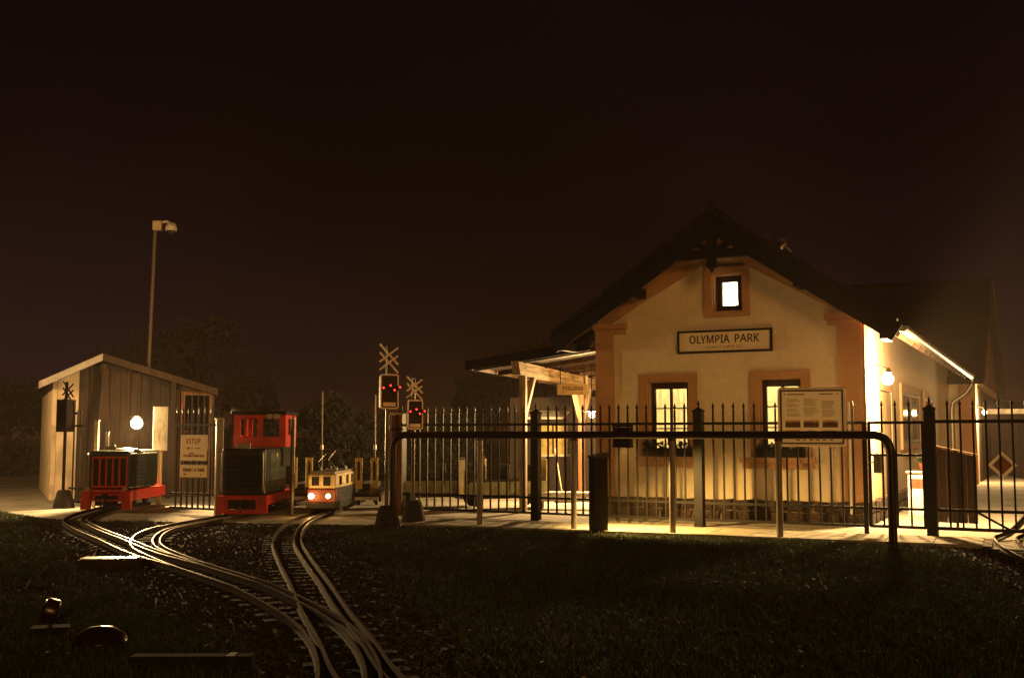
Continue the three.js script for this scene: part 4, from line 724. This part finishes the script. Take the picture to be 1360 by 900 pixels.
{ // loco 2
  const x = at(322, 600, 16.05).x, t = thing('cab_locomotive', 'dark green miniature locomotive with open red cab and red frame', 'locomotive', [x, 0.065, -16.05], 0.0);
  const fr = part('buffer_beam', slab(rect(-0.36, 0.0, 0.36, 0.25), 0.1, [rect(-0.2, 0.06, 0.2, 0.2)]), M.red, t); part('coupler', [box(0.38, 0.13, 0.04, 0, 0.13, -0.06), cyl(0.03, 0.03, 0.1, 0.06, 0.13, 0.0, 10, 1.57)], M.black, fr);
  part('frame', box(0.68, 0.14, 2.3, 0, 0.19, -1.26), M.red, t);
  part('body', rbox(0.64, 0.68, 1.5, 0.04, 0, 0.6, -0.82), M.green, t);
  part('front_panel', box(0.52, 0.5, 0.015, 0, 0.58, -0.062), M.black, t);
  const h = part('side_hatch', box(0.014, 0.56, 0.9, 0.324, 0.6, -0.8), M.teal, t);
  for (const z of [-0.55, -1.02]) for (let i = 0; i < 3; i++) part('louvre_panel', rbox(0.014, 0.11, 0.36, 0.005, 0.333, 0.4 + i * 0.14, z), M.green, h);
  const lampp = part('side_lamp', cyl(0.035, 0.035, 0.03, 0.34, 0.83, -0.7, 12, 0, 1.57), M.yellow, h);
  part('number_plate', rbox(0.2, 0.075, 0.02, 0.006, 0.0, 0.97, -0.06), M.zinc, t);
  // red cab
  const cab = new THREE.Group(); cab.name = 'cab'; t.add(cab);
  const z0 = -1.05, z1 = -1.85, y0 = 0.95, y1 = 1.44;
  part('cab_front', slab([[-0.4, y0], [0.4, y0], [0.4, y1], [-0.4, y1]], 0.04, [rect(-0.3, y0 + 0.15, -0.04, y1 - 0.05), rect(0.04, y0 + 0.15, 0.3, y1 - 0.05)]).translate(0, 0, z0), M.red, cab);
  part('cab_back', slab([[-0.4, y0], [0.4, y0], [0.4, y1], [-0.4, y1]], 0.04, [rect(-0.3, y0 + 0.15, 0.3, y1 - 0.05)]).translate(0, 0, z1), M.red, cab);
  for (const s of [-1, 1]) part('cab_side', slab(rect(0.04, y0, 0.8, y1), 0.04, [rect(0.2, y0 + 0.18, 0.68, y1 - 0.06)]).rotateY(Math.PI / 2).translate(s > 0 ? 0.4 : -0.36, 0, z0 + 0.0), M.red, cab);
  part('cab_roof', rbox(0.86, 0.05, 0.95, 0.02, 0, y1 + 0.03, (z0 + z1) / 2), M.black, cab);
  part('cab_base', box(0.74, 0.3, 0.8, 0, 0.8, -1.46), M.green, cab);
  part('headlamp', [cyl(0.04, 0.05, 0.06, 0.16, y1 - 0.02, z0 + 0.04, 12, 1.57), cyl(0.04, 0.05, 0.06, 0.27, y1 - 0.02, z0 + 0.04, 12, 1.57)], M.zinc, cab);
  for (const s of [-1, 1]) for (const z of [-0.5, -1.1, -1.7]) wheel(t, s * 0.16, 0.1, z, 0.1);
  for (const s of [-1, 1]) part('handrail', pipe([[s * 0.27, 0.32, -0.03], [s * 0.3, 0.34, 0.0], [s * 0.3, 0.86, 0.0], [s * 0.27, 0.88, -0.04]], 0.009, 24, 8), M.zinc, t);
  for (let i = 0; i < 7; i++) part('radiator_slat', box(0.48, 0.018, 0.02, 0, 0.4 + i * 0.06, -0.05, 0.5), M.green, t);
  part('window_wiper', rod([0.12, 1.12, -1.04], [0.22, 1.3, -1.035], 0.005), M.iron, t);
  part('coupling_hook', [box(0.05, 0.09, 0.08, 0, 0.13, 0.03), rod([0, 0.13, 0.05], [0, 0.04, 0.1], 0.014)], M.iron, t);
  part('air_tank', cyl(0.06, 0.06, 0.5, 0.3, 0.1, -1.35, 14, Math.PI / 2), M.black, t);
  const step = part('step', box(0.1, 0.03, 0.3, 0.38, 0.12, -0.9), M.black, t);
}
{ // electric loco
  const x = at(427, 640, 16.4).x, t = thing('electric_locomotive', 'small cream and red electric locomotive with lit headlights and pantographs', 'locomotive', [x, 0.062, -16.4], -0.04);
  part('frame', box(0.42, 0.1, 1.6, 0, 0.1, -0.8), M.black, t);
  part('lower_body', rbox(0.43, 0.2, 0.12, 0.02, 0, 0.245, -0.05), M.darkRed, t);
  part('side_panel', box(0.43, 0.2, 1.45, 0, 0.245, -0.84), M.blue, t);
  part('upper_body', rbox(0.42, 0.22, 1.55, 0.03, 0, 0.455, -0.79), M.cream, t);
  const hw = [[-0.105], [0.065]]; for (const [a] of hw) { const w = part('window', rbox(0.115, 0.14, 0.012, 0.004, a + 0.01, 0.455, -0.012), M.darkGlass, t); part('window_frame', slab(rect(-0.066, -0.078, 0.066, 0.078), 0.006, [rect(-0.055, -0.068, 0.055, 0.068)]).translate(a + 0.01, 0.455, -0.006), M.cream, w); }
  for (const z of [-0.35, -0.9, -1.3]) part('window', rbox(0.012, 0.14, 0.2, 0.004, 0.208, 0.455, z), M.darkGlass, t);
  part('roof', rbox(0.38, 0.045, 1.5, 0.015, 0, 0.575, -0.79), M.zinc, t);
  for (const [z, hgt] of [[-0.35, 0.26], [-1.1, 0.3]]) {
    const p = part('pantograph', [rod([-0.12, 0.6, z - 0.15], [-0.1, 0.6 + hgt * 0.5, z + 0.16], 0.005), rod([0.12, 0.6, z - 0.15], [0.1, 0.6 + hgt * 0.5, z + 0.16], 0.005), rod([-0.1, 0.6 + hgt * 0.5, z + 0.16], [-0.02, 0.6 + hgt, z - 0.05], 0.005), rod([0.1, 0.6 + hgt * 0.5, z + 0.16], [0.02, 0.6 + hgt, z - 0.05], 0.005), rod([-0.19, 0.6 + hgt, z - 0.05], [0.19, 0.6 + hgt, z - 0.05], 0.006)], M.zinc, t);
    part('insulator', [cyl(0.018, 0.014, 0.05, -0.12, 0.62, z - 0.15, 10), cyl(0.018, 0.014, 0.05, 0.12, 0.62, z - 0.15, 10)], M.white, p);
  }
  part('buffer_beam', rbox(0.44, 0.09, 0.06, 0.01, 0, 0.1, 0.0), M.black, t);
  for (const [s, k] of [[-1, 1], [1, 0.5]]) { const hl = part('headlight', cyl(0.042, 0.042, 0.03, s * 0.125 - 0.02, 0.24, 0.022, 16, Math.PI / 2), M.zinc, t); part('light_bulb', sph(s < 0 ? 0.042 : 0.03, s * 0.125 - 0.02, 0.24, 0.035, 12), M.head, hl); pointLight(t, s * 0.125 - 0.02, 0.22, 0.28, [1, 0.5, 0.13], 0.45 * k, 1.5); }
  for (const s of [-1, 1]) for (const z of [-0.3, -0.6, -1.1, -1.4]) wheel(t, s * 0.14, 0.07, z, 0.07);
  part('horn', [cyl(0.008, 0.02, 0.08, 0.06, 0.63, -0.1, 8, 1.5)], M.zinc, t);
}
// ---- passenger wagons behind the fence, each a low bench car with upright end boards
function wagon(px, py, label, turn, mat) {
  const b = onGround(px, py), t = thing('passenger_wagon', label, 'wagon', [b.x, 0.05, b.z], turn, 'bench wagons waiting behind the fence');
  const Lw = 1.5;
  part('floor', box(Lw, 0.05, 0.5, 0, 0.16, 0), M.black, t);
  for (const s of [-1, 1]) { part('side_panel', box(Lw * 0.46, 0.2, 0.02, s * Lw * 0.24, 0.3, 0.24), mat, t); const e = part('end_board', rbox(0.035, 0.58, 0.32, 0.01, s * (Lw / 2 - 0.03), 0.46, 0), M.yellow, t); part('grab_handle', rod([s * (Lw / 2 - 0.03), 0.78, -0.1], [s * (Lw / 2 - 0.03), 0.78, 0.1], 0.012), M.zinc, e); }
  for (let i = 0; i < 3; i++) part('seat_back', rbox(0.05, 0.3, 0.34, 0.015, -0.4 + i * 0.42, 0.52, 0), M.rubber, t);
  part('seat', rbox(Lw * 0.9, 0.08, 0.28, 0.02, 0, 0.4, 0), M.rubber, t);
  for (const s of [-1, 1]) for (const z of [-1, 1]) part('wheel', cyl(0.07, 0.07, 0.04, s * 0.5, 0.07, z * 0.13, 14, 1.57), M.black, t);
  return t;
}
wagon(585, 674, 'bench wagon behind the fence beside the shorter crossing signal', 0.3, M.sage);
wagon(668, 676, 'bench wagon behind the fence beside the canopy post', 0.45, M.sage);
{ // wagons standing end-on beside the electric locomotive
  for (const [px, py, label] of [[399, 676, 'end-on bench wagon standing between the red cab and the electric locomotive'], [486, 677, 'end-on bench wagon standing behind the blue side of the electric locomotive']]) {
    const b = onGround(px, py), t = thing('passenger_wagon', label, 'wagon', [b.x, 0.06, b.z], 0.05, 'bench wagons waiting behind the fence');
    part('floor', box(0.42, 0.05, 1.5, 0, 0.17, -0.75), M.black, t); part('seat', rbox(0.26, 0.1, 1.4, 0.02, 0, 0.3, -0.75), M.rubber, t);
    for (const s of [-1, 1]) { part('end_board', rbox(0.115, 0.5, 0.03, 0.008, s * 0.125, 0.52, -0.03), M.yellow, t); part('slot', rbox(0.04, 0.3, 0.012, 0.004, s * 0.125, 0.56, -0.012), M.darkWood, t); }
    part('lamp_box', rbox(0.1, 0.11, 0.04, 0.008, 0.1, 0.24, 0.01), M.orangeWood, t); part('buffer', box(0.36, 0.05, 0.03, 0, 0.12, 0.0), M.zinc, t);
    for (const s of [-1, 1]) for (const z of [-0.3, -1.2]) part('wheel', cyl(0.07, 0.07, 0.04, s * 0.14, 0.07, z, 14, 0, 1.57), M.black, t);
  }
}

// ================================================================ LEFT: SHED, FENCES, SIGNS, CAMERA POLE
{
  const o = at(73, 600, 20.5), yaw = 25 * Math.PI / 180, t = thing('engine_shed', 'small timber engine shed with pale side wall and lopsided gable roof', 'shed', [o.x, 0, o.z], yaw);
  const m = new THREE.Matrix4().compose(t.position, t.quaternion, t.scale), mi = m.clone().invert();
  const P = (px, py, k = 0) => { const c = V3(0, EYE, 0).applyMatrix4(mi), d = ray(px, py).transformDirection(mi), s = (k - c.z) / d.z; return [c.x + d.x * s, c.y + d.y * s]; };
  const W = P(284, 560)[0], F = 0.35, ridge = P(136, 470, F), le = P(51, 507, F), re = P(289, 517, F), D = 5;
  const wallTop = x => (x < ridge[0] ? lerp(le[1], ridge[1], (x - le[0]) / (ridge[0] - le[0])) : lerp(ridge[1], re[1], (x - ridge[0]) / (re[0] - ridge[0]))) - 0.1;
  part('side_wall', slab(rect(0, 0, D, wallTop(0)), 0.08).rotateY(-Math.PI / 2).rotateY(Math.PI).translate(0.0, 0, 0), M.shedWall, t);
  part('far_side_wall', box(0.08, wallTop(W), D, W - 0.04, wallTop(W) / 2, -D / 2), M.darkWood, t);
  part('back_wall', slab([[0.1, 0], [W - 0.1, 0], [W - 0.1, wallTop(W)], [ridge[0], wallTop(ridge[0])], [0.1, wallTop(0)]], 0.06).translate(0, 0, -D + 0.1), M.darkWood, t);
  const xp = P(103, 560)[0], xd = P(238, 560)[0];
  part('pale_panel', slab([[0.005, 0.02], [xp, 0.02], [xp, wallTop(xp) - 0.02], [0.005, wallTop(0.005) - 0.02]], 0.05), M.shedWall, t);
  const n = 10; for (let i = 0; i < n; i++) { const a = lerp(xp, xd, i / n) + 0.004, b = lerp(xp, xd, (i + 1) / n) - 0.004, pts = [[a, 0.02], [b, 0.02], [b, wallTop(b) - 0.01]]; if (a < ridge[0] && b > ridge[0]) pts.push([ridge[0], wallTop(ridge[0]) - 0.01]); pts.push([a, wallTop(a) - 0.01]); part('plank', slab(pts, 0.03).translate(0, 0, (i % 2) * 0.012 + rr(0, 0.006)), M.plank[(i * 2 + (i >> 1)) % 3], t); }
  // door bay on the right: frame, glazed upper part, boarded lower part
  const d = new THREE.Group(); d.name = 'door'; t.add(d); const yt = P(260, 520)[1], ym = P(260, 590)[1];
  part('door_frame', slab(rect(xd + 0.02, 0.02, W - 0.03, yt), 0.07, [rect(xd + 0.09, 0.09, W - 0.1, yt - 0.07)]).translate(0, 0, 0.02), M.orangeWood, d);
  for (const f of [0.3, 0.55, 0.8]) part('glazing_bar', box(0.025, yt - 0.7, 0.03, lerp(xd + 0.09, W - 0.1, f), yt / 2 + 0.3, -0.02), M.darkWood, d);
  part('glazing_bar', box(W - xd - 0.2, 0.03, 0.03, (xd + W) / 2, ym + 0.25, -0.052), M.darkWood, d);
  part('pane', new THREE.PlaneGeometry(W - xd - 0.19, yt - 0.75).translate((xd + W) / 2, yt / 2 + 0.32, -0.07), M.glass, d);
  part('lower_board', box(W - xd - 0.19, 0.55, 0.03, (xd + W) / 2, 0.37, -0.02), M.darkWood, d);
  part('header', slab([[xd, yt + 0.005], [W - 0.02, yt + 0.005], [W - 0.02, wallTop(W) - 0.01], [xd, wallTop(xd) - 0.01]], 0.04), M.brownWood[1], t);
  // roof slopes
  for (const [a, b, nm] of [[le, ridge, 0], [ridge, re, 1]]) {
    const r = part('roof', slab([[a[0], a[1] - 0.1], [b[0], b[1] - 0.1], [b[0], b[1]], [a[0], a[1]]], D + F + 0.2).translate(0, 0, F), M.roof, t);
    part('fascia', slab([[a[0], a[1] - 0.12], [b[0], b[1] - 0.12], [b[0], b[1] + 0.01], [a[0], a[1] + 0.01]], 0.025).translate(0, 0, F + 0.028), nm ? M.plank[1] : M.paleFascia, r);  // left fascia board coloured paler than the right one
  }
}
{
  const mats = [M.plank[0], M.plank[1], M.darkWood, M.plank[2]];
  [[124, 'short pale pole leaning on the shed beside the panel', 490, 0.18], [150, 'dark plank leaning against the shed front', 484, -0.2], [168, 'brown plank leaning against the shed front above the hood', 496, 0.14], [224, 'narrow plank leaning beside the shed door', 500, 0.08]].forEach(([px, label, y, lean], i) => {
    const b = at(px, 577, 20.15 + (px - 120) * 0.008), h = at(px, y, -b.z).y, t = thing('leaning_plank', label, 'plank', [b.x, 0, b.z], 0.42);
    part('board', bar([0, 0.0, 0.12], [lean, h, -0.12], 0.09, 0.025), mats[i], t);
  });
}
function postLamp(label, p, k, size, rgb) {                  // globe lamp on a short steel post
  const t = thing('post_lamp', label, 'lamp', [p.x, 0, p.z], 0);
  part('light_bulb', sph(size, 0, p.y, 0, 18), M.bulb, t);
  part('cap', lathe([[0, size * 1.9], [size * 0.5, size * 1.75], [size * 1.4, size * 1.25], [size * 1.4, size * 1.18], [0, size * 1.18]], 16).translate(0, p.y, 0), M.black, t);
  part('pole', [cyl(0.03, 0.026, p.y - size, 0, (p.y - size) / 2, -0.02, 12), cyl(0.05, 0.04, 0.03, 0, p.y - size * 1.05, 0, 12), rod([-size * 1.2, p.y - size, -0.01], [-size * 1.2, p.y + size * 1.3, -0.01], 0.006), rod([size * 1.2, p.y - size, -0.01], [size * 1.2, p.y + size * 1.3, -0.01], 0.006), box(size * 2.5, 0.012, 0.02, 0, p.y - size, -0.01)], M.iron, t);
  pointLight(t, 0, p.y, 0, rgb, k, size / 0.02);
}
{ // floodlight on a short post behind the locomotive, aimed out over the crossing
  const p = at(181, 562, 18.9), t = thing('yard_floodlight', 'glaring round floodlight on a short post behind the grille locomotive', 'floodlight', [p.x, 0, p.z], 0.25);
  part('housing', lathe([[0.02, -0.12], [0.07, -0.11], [0.12, -0.02], [0.135, 0.02], [0.105, 0.02], [0.095, -0.01], [0.0, -0.02]], 24).rotateX(Math.PI / 2 + 0.25).translate(0, p.y, 0), M.black, t);
  part('light_lens', lathe([[0, 0.04], [0.05, 0.032], [0.085, 0.012], [0.096, -0.005]], 24).rotateX(Math.PI / 2 + 0.25).translate(0, p.y, 0), M.bulb, t);
  part('pole', [cyl(0.03, 0.026, p.y - 0.1, 0, (p.y - 0.1) / 2, -0.1, 12), box(0.3, 0.02, 0.03, 0, p.y - 0.15, -0.1), box(0.014, 0.17, 0.03, 0.143, p.y - 0.07, -0.08), box(0.014, 0.17, 0.03, -0.143, p.y - 0.07, -0.08)], M.iron, t);
  const s = new THREE.SpotLight(L(1, 0.62, 0.24), 170, 0, 1.3, 0.6); s.position.set(0, p.y - 0.02, 0.09); s.target.position.set(0.2, 0, 2.4); s.castShadow = true; s.shadow.radius = 5; t.add(s, s.target);
  pointLight(t, 0, p.y + 0.2, 0.1, [1, 0.64, 0.26], 9, 4);
}
{ // road lamp out of frame on the left: it lights the pale shed wall and the bend of the road
  postLamp('road lamp on a pole beside the bend of the road, left of the shed', V3(-10.9, 2.3, -16.9), 75, 0.1, [1, 0.6, 0.23]);
}
{ // camera mast behind the shed
  const b = at(193, 577, 25), top = at(206, 300, 25), t = thing('camera_mast', 'tall thin grey mast with dome camera behind the shed', 'mast', [b.x, 0, b.z], 0);
  const dx = top.x - b.x, h = top.y;
  part('pole', rod([-dx * 0.28, 0, 0], [dx, h, 0], 0.042, 12), M.mast, t);
  const c = new THREE.Group(); c.name = 'camera'; c.position.set(dx, h, 0); t.add(c);
  part('junction_box', rbox(0.2, 0.22, 0.16, 0.02, 0.06, 0.0, 0.03), M.cream, c); part('arm', pipe([[0.1, 0.06, 0.03], [0.26, 0.1, 0.03], [0.36, 0.05, 0.03], [0.38, -0.02, 0.03]], 0.028, 20), M.white, c);
  part('housing', lathe([[0.02, 0.08], [0.1, 0.05], [0.13, -0.04], [0.135, -0.12], [0, -0.12]], 18).translate(0.37, -0.0, 0.03), M.white, c); part('dome', sph(0.11, 0.37, -0.12, 0.03, 14), M.darkGlass, c);
}
// fence pieces either side of the locomotive openings
const FL = { a: onGround(88, 673), b: onGround(110, 675), c: onGround(221, 682), d: onGround(289, 685.5) };
fence('iron_fence', 'short spear-topped iron fence piece behind the unlit crossing signal', FL.a, FL.b, { step: 0.12, group: 'spear-topped station fence' });
{
  const [t] = fence('iron_fence', 'spear-topped iron fence piece carrying the entrance signs beside the shed door', FL.c, FL.d, { step: 0.125, group: 'spear-topped station fence' });
  const q = thing('gatepost', 'pale steel gatepost catching the shed light beside the red-cab locomotive', 'gatepost', FL.d, 0.5); part('shaft', rbox(0.1, 1.42, 0.1, 0.012, 0, 0.71, 0), M.post, q); part('cap', box(0.115, 0.02, 0.115, 0, 1.43, 0), M.cream, q);
  const y = t.rotation.y;
  const s1 = at(257.5, 594.5, 16.3), a = thing('entrance_sign', 'square white sign with red VSTUP lettering on the fence', 'sign', s1, y + 0.25);
  part('panel', rbox(0.44, 0.385, 0.02, 0.012), M.white, a);
  part('printed_face', new THREE.PlaneGeometry(0.425, 0.37).translate(0, 0, 0.0115), print(600, 520, (x, W, H) => {
    x.fillStyle = '#f7ecd4'; x.fillRect(0, 0, W, H); x.fillStyle = '#b03a1a'; squeezed(x, 'VSTUP', W * 0.47, H * 0.34, 150, 350);
    x.fillStyle = '#6b5335'; x.fillRect(140, 250, 60, 36); x.fillRect(230, 262, 40, 18); x.fillRect(330, 262, 130, 16);
    x.fillStyle = '#a5491f'; for (let i = 0; i < 9; i++) x.fillRect(60 + i * 54, 402, 38 + (i % 3) * 8, 44); x.fillStyle = '#8a6a3c'; x.fillRect(190, 360, 110, 26);
  }), a);
  const s2 = at(257, 625.5, 16.3), b = thing('direction_sign', 'narrow white sign with a dark line of lettering and arrows under the entrance sign', 'sign', s2, y + 0.25);
  part('panel', rbox(0.45, 0.185, 0.02, 0.012), M.white, b);
  part('printed_face', new THREE.PlaneGeometry(0.435, 0.17).translate(0, 0, 0.0115), print(600, 240, (x, W, H) => {
    x.fillStyle = '#ecdcb6'; x.fillRect(0, 0, W, H); x.fillStyle = '#54391f'; for (const [bx, bw] of [[62, 34], [104, 30], [142, 36], [186, 28], [222, 30], [282, 16], [326, 26], [360, 10], [402, 32], [442, 30], [480, 34], [520, 26]]) { x.fillRect(bx, 62, bw, 66); }   // too blurred to read
    x.beginPath(); x.moveTo(60, 185); x.lineTo(100, 168); x.lineTo(140, 178); x.lineTo(140, 194); x.lineTo(100, 202); x.fill(); x.beginPath(); x.moveTo(480, 188); x.lineTo(455, 165); x.lineTo(455, 210); x.fill();
  }), b);
  const nb = at(212.5, 569, 18.9), n = thing('notice_board', 'pale upright notice board on a post behind the grille locomotive', 'board', [nb.x, 0, nb.z], 0.2);
  part('panel', rbox(0.24, 0.75, 0.03, 0.01, 0, nb.y, 0), M.white, n); part('post', box(0.09, nb.y - 0.36, 0.06, 0, (nb.y - 0.36) / 2, 0), M.paleWood, n);
  const pp = onGround(125, 674), p = thing('gatepost', 'slim pale gatepost beside the left flank of the grille locomotive', 'gatepost', pp, 0); part('shaft', box(0.06, 1.42, 0.06, 0, 0.71, 0), M.cream, p); part('cap', box(0.08, 0.02, 0.08, 0, 1.43, 0), M.zinc, p);
  const p2 = onGround(387, 686), g2 = thing('gatepost', 'dark slim gatepost between the red cab and the electric locomotive', 'gatepost', p2, 0); part('shaft', cyl(0.035, 0.035, 1.42, 0, 0.71, 0, 14), M.pole, g2); part('cap', lathe([[0, 0.06], [0.02, 0.04], [0.04, 0], [0, 0]], 12).translate(0, 1.42, 0), M.zinc, g2);
  const ga = at(304, 600, 17.0), gb = at(340, 600, 20.2); ga.y = gb.y = 0;
  fence('iron_gate', 'opened spear-topped gate leaf standing end-on beyond the red-cab locomotive', ga, gb, { category: 'gate', step: 0.2 });
}
for (const [px, h, label] of [[426, 1.95, 'thin steel pole rising behind the electric locomotive'], [497, 1.9, 'thin steel pole rising beside the taller crossing signal']]) { const b = onGround(px, 668), t = thing('steel_pole', label, 'pole', b, 0); part('shaft', cyl(0.026, 0.014, h, 0, h / 2, 0, 10), M.pole, t); part('clamp', cyl(0.034, 0.034, 0.08, 0, 0.98, 0, 10), M.zinc, t); }

// ---- small trackside things
{
  const p = onGround(147, 752), t = thing('cover_plate', 'flat steel cover plate lying in the grass beside the left track', 'plate', [p.x, 0, p.z], 0.06);
  part('plate', rbox(0.36, 0.012, 0.2, 0.003, -0.08, 0.075, 0), M.zinc, t); part('plate', rbox(0.11, 0.014, 0.18, 0.003, 0.19, 0.078, 0.01), M.zinc, t); part('frame', box(0.56, 0.066, 0.22, 0, 0.033, 0), M.darkConcrete, t);
  const l = onGround(255, 892), s = thing('loose_timber', 'dark squared timber lying across the ballast beside the track', 'timber', [l.x, 0, l.z], 0.02);
  part('beam', rbox(0.62, 0.07, 0.1, 0.008, 0, 0.05, 0), M.matt, s); part('iron_strap', box(0.04, 0.076, 0.106, 0.2, 0.05, 0), M.iron, s);
  const w1 = onGround(66, 845), a = thing('point_lever', 'dark red weighted point lever standing in the grass', 'lever', [w1.x, 0, w1.z], 0.3);
  part('base', rbox(0.22, 0.06, 0.14, 0.01, 0, 0.03, 0), M.matt, a); part('arm', bar([0, 0.05, 0], [0.0, 0.2, 0], 0.03), M.iron, a);
  part('weight', lathe([[0, 0.045], [0.06, 0.045], [0.072, 0.03], [0.072, -0.03], [0.06, -0.045], [0, -0.045]], 22).rotateZ(Math.PI / 2 - 0.3).translate(0.0, 0.15, 0), std(L(0.016, 0.004, 0.003), { roughness: 0.3 }), a);
  const w2 = onGround(132, 862), b = thing('marker_dome', 'low dark red domed trackside marker in the grass', 'marker', [w2.x, 0, w2.z], 0);
  part('dome', lathe([[0, 0.13], [0.07, 0.12], [0.13, 0.085], [0.15, 0.05], [0.15, 0.04], [0, 0.04]], 24), std(L(0.016, 0.004, 0.003), { roughness: 0.3 }), b); part('stand', cyl(0.08, 0.06, 0.05, 0, 0.02, 0), M.iron, b);
}

// ================================================================ TREES behind
function tree(name, label, px, topY, depth, widthPx, kind, mat, dens = 1) {
  const top = at(px, topY, depth), H = top.y, R = widthPx / 2 * depth / FOCAL, t = thing(name, label, 'tree', [top.x, 0, top.z], rr(0, 6), 'dark trees behind the station yard');
  const trunk = [bar([0, 0, 0], [rr(-0.1, 0.1), H * 0.75, rr(-0.1, 0.1)], H * 0.035)];
  const gs = [], P = [], N = [];
  const clumps = [];
  if (kind === 'cone') for (let k = 0; k < 70; k++) { const f = Math.pow(rnd(), 0.8), a = rr(0, 6.28), r = R * (1 - f) * rr(0.5, 1); clumps.push([Math.cos(a) * r, H * (0.08 + 0.9 * f), Math.sin(a) * r, R * 0.16 * (1.1 - f)]); }
  else for (let k = 0; k < 60; k++) { const a = rr(0, 6.28), v = rr(-0.75, 1), q = Math.sqrt(1 - v * v * 0.8) * rr(0.5, 1), lowBush = kind === 'bush'; const cy = lowBush ? H * (0.45 + 0.42 * v) : H * (0.62 + 0.3 * v); clumps.push([Math.cos(a) * R * q * 0.85, cy, Math.sin(a) * R * q * 0.85, R * rr(0.18, 0.32)]); }
  for (const c of clumps.slice(0, 14)) trunk.push(rod([0, Math.min(H * 0.45, c[1] * 0.6), 0], [c[0] * 0.8, c[1], c[2] * 0.8], 0.018 * Math.max(1, H / 4), 5));
  part('trunk', trunk, M.bark, t);
  const count = Math.floor(3600 * dens), e = new THREE.Euler(), a = V3(), b = V3(), c3 = V3(), d3 = V3();
  for (let i = 0; i < count; i++) {
    const c = clumps[Math.floor(rnd() * clumps.length)], u = rr(-1, 1), ph = rr(0, 6.28), rad = c[3] * Math.cbrt(rnd()), s = Math.sqrt(1 - u * u), x = c[0] + rad * s * Math.cos(ph), y = c[1] + rad * u * 0.85, z = c[2] + rad * s * Math.sin(ph), k = rr(0.035, 0.075) * (0.6 + 0.5 * R);
    e.set(rr(0, 6), rr(0, 6), rr(0, 6)); a.set(-k, 0, 0).applyEuler(e); b.set(0, k * 0.55, 0).applyEuler(e);
    P.push(x + a.x, y + a.y, z + a.z, x + b.x, y + b.y, z + b.z, x - a.x, y - a.y, z - a.z, x + a.x, y + a.y, z + a.z, x - a.x, y - a.y, z - a.z, x - b.x, y - b.y, z - b.z);
  }
  const g = new THREE.BufferGeometry(); g.setAttribute('position', new THREE.Float32BufferAttribute(P, 3)); g.computeVertexNormals();
  part('crown', g, mat, t);
}
tree('broadleaf_tree', 'broad pale-leaved tree rising behind the engine shed roof', 262, 420, 42, 190, 'round', M.leaf[2], 1.5);
tree('broadleaf_tree', 'smaller broad tree close behind the camera mast', 160, 452, 46, 130, 'round', M.leaf[1]);
tree('spruce_tree', 'slender spruce rising beyond the red-cab locomotive', 355, 462, 40, 70, 'cone', M.leaf[0]);
tree('spruce_tree', 'shorter spruce beside the broad pale-leaved tree', 322, 498, 38, 60, 'cone', M.leaf[0]);
tree('bush', 'large dark bush behind the electric locomotive', 448, 517, 27, 130, 'bush', M.leaf[0], 1.4);
tree('bush', 'dark bush behind the red cab', 385, 548, 27, 80, 'bush', M.leaf[0]);
tree('bush', 'dark bush behind the taller crossing signal', 520, 540, 28, 90, 'bush', M.leaf[0]);
tree('bush', 'dark bush behind the waiting bench wagons', 600, 545, 27, 110, 'bush', M.leaf[0]);
tree('broadleaf_tree', 'dim broad tree beyond the canopy roof', 725, 440, 46, 170, 'round', M.leaf[2], 1.2);
tree('broadleaf_tree', 'low dim tree beyond the station fence', 640, 492, 44, 110, 'round', M.leaf[1]);
tree('broadleaf_tree', 'dim tree at the roadside beyond the pale shed wall', 15, 500, 38, 120, 'round', M.leaf[0]);
tree('bush', 'dark bush beside the pale shed wall', 12, 585, 32, 90, 'bush', M.leaf[0]);
tree('bush', 'dark bush behind the shed door bay', 320, 560, 30, 70, 'bush', M.leaf[0]);

// thin night mist: every lamp wears a faint halo and the far things sink into it
scene.fog = new THREE.FogExp2(0xffe8d8, 0.0013);
scene.traverse(o => { if (o.isMesh) { o.castShadow = true; o.receiveShadow = true; } });
renderer.render(scene, camera);
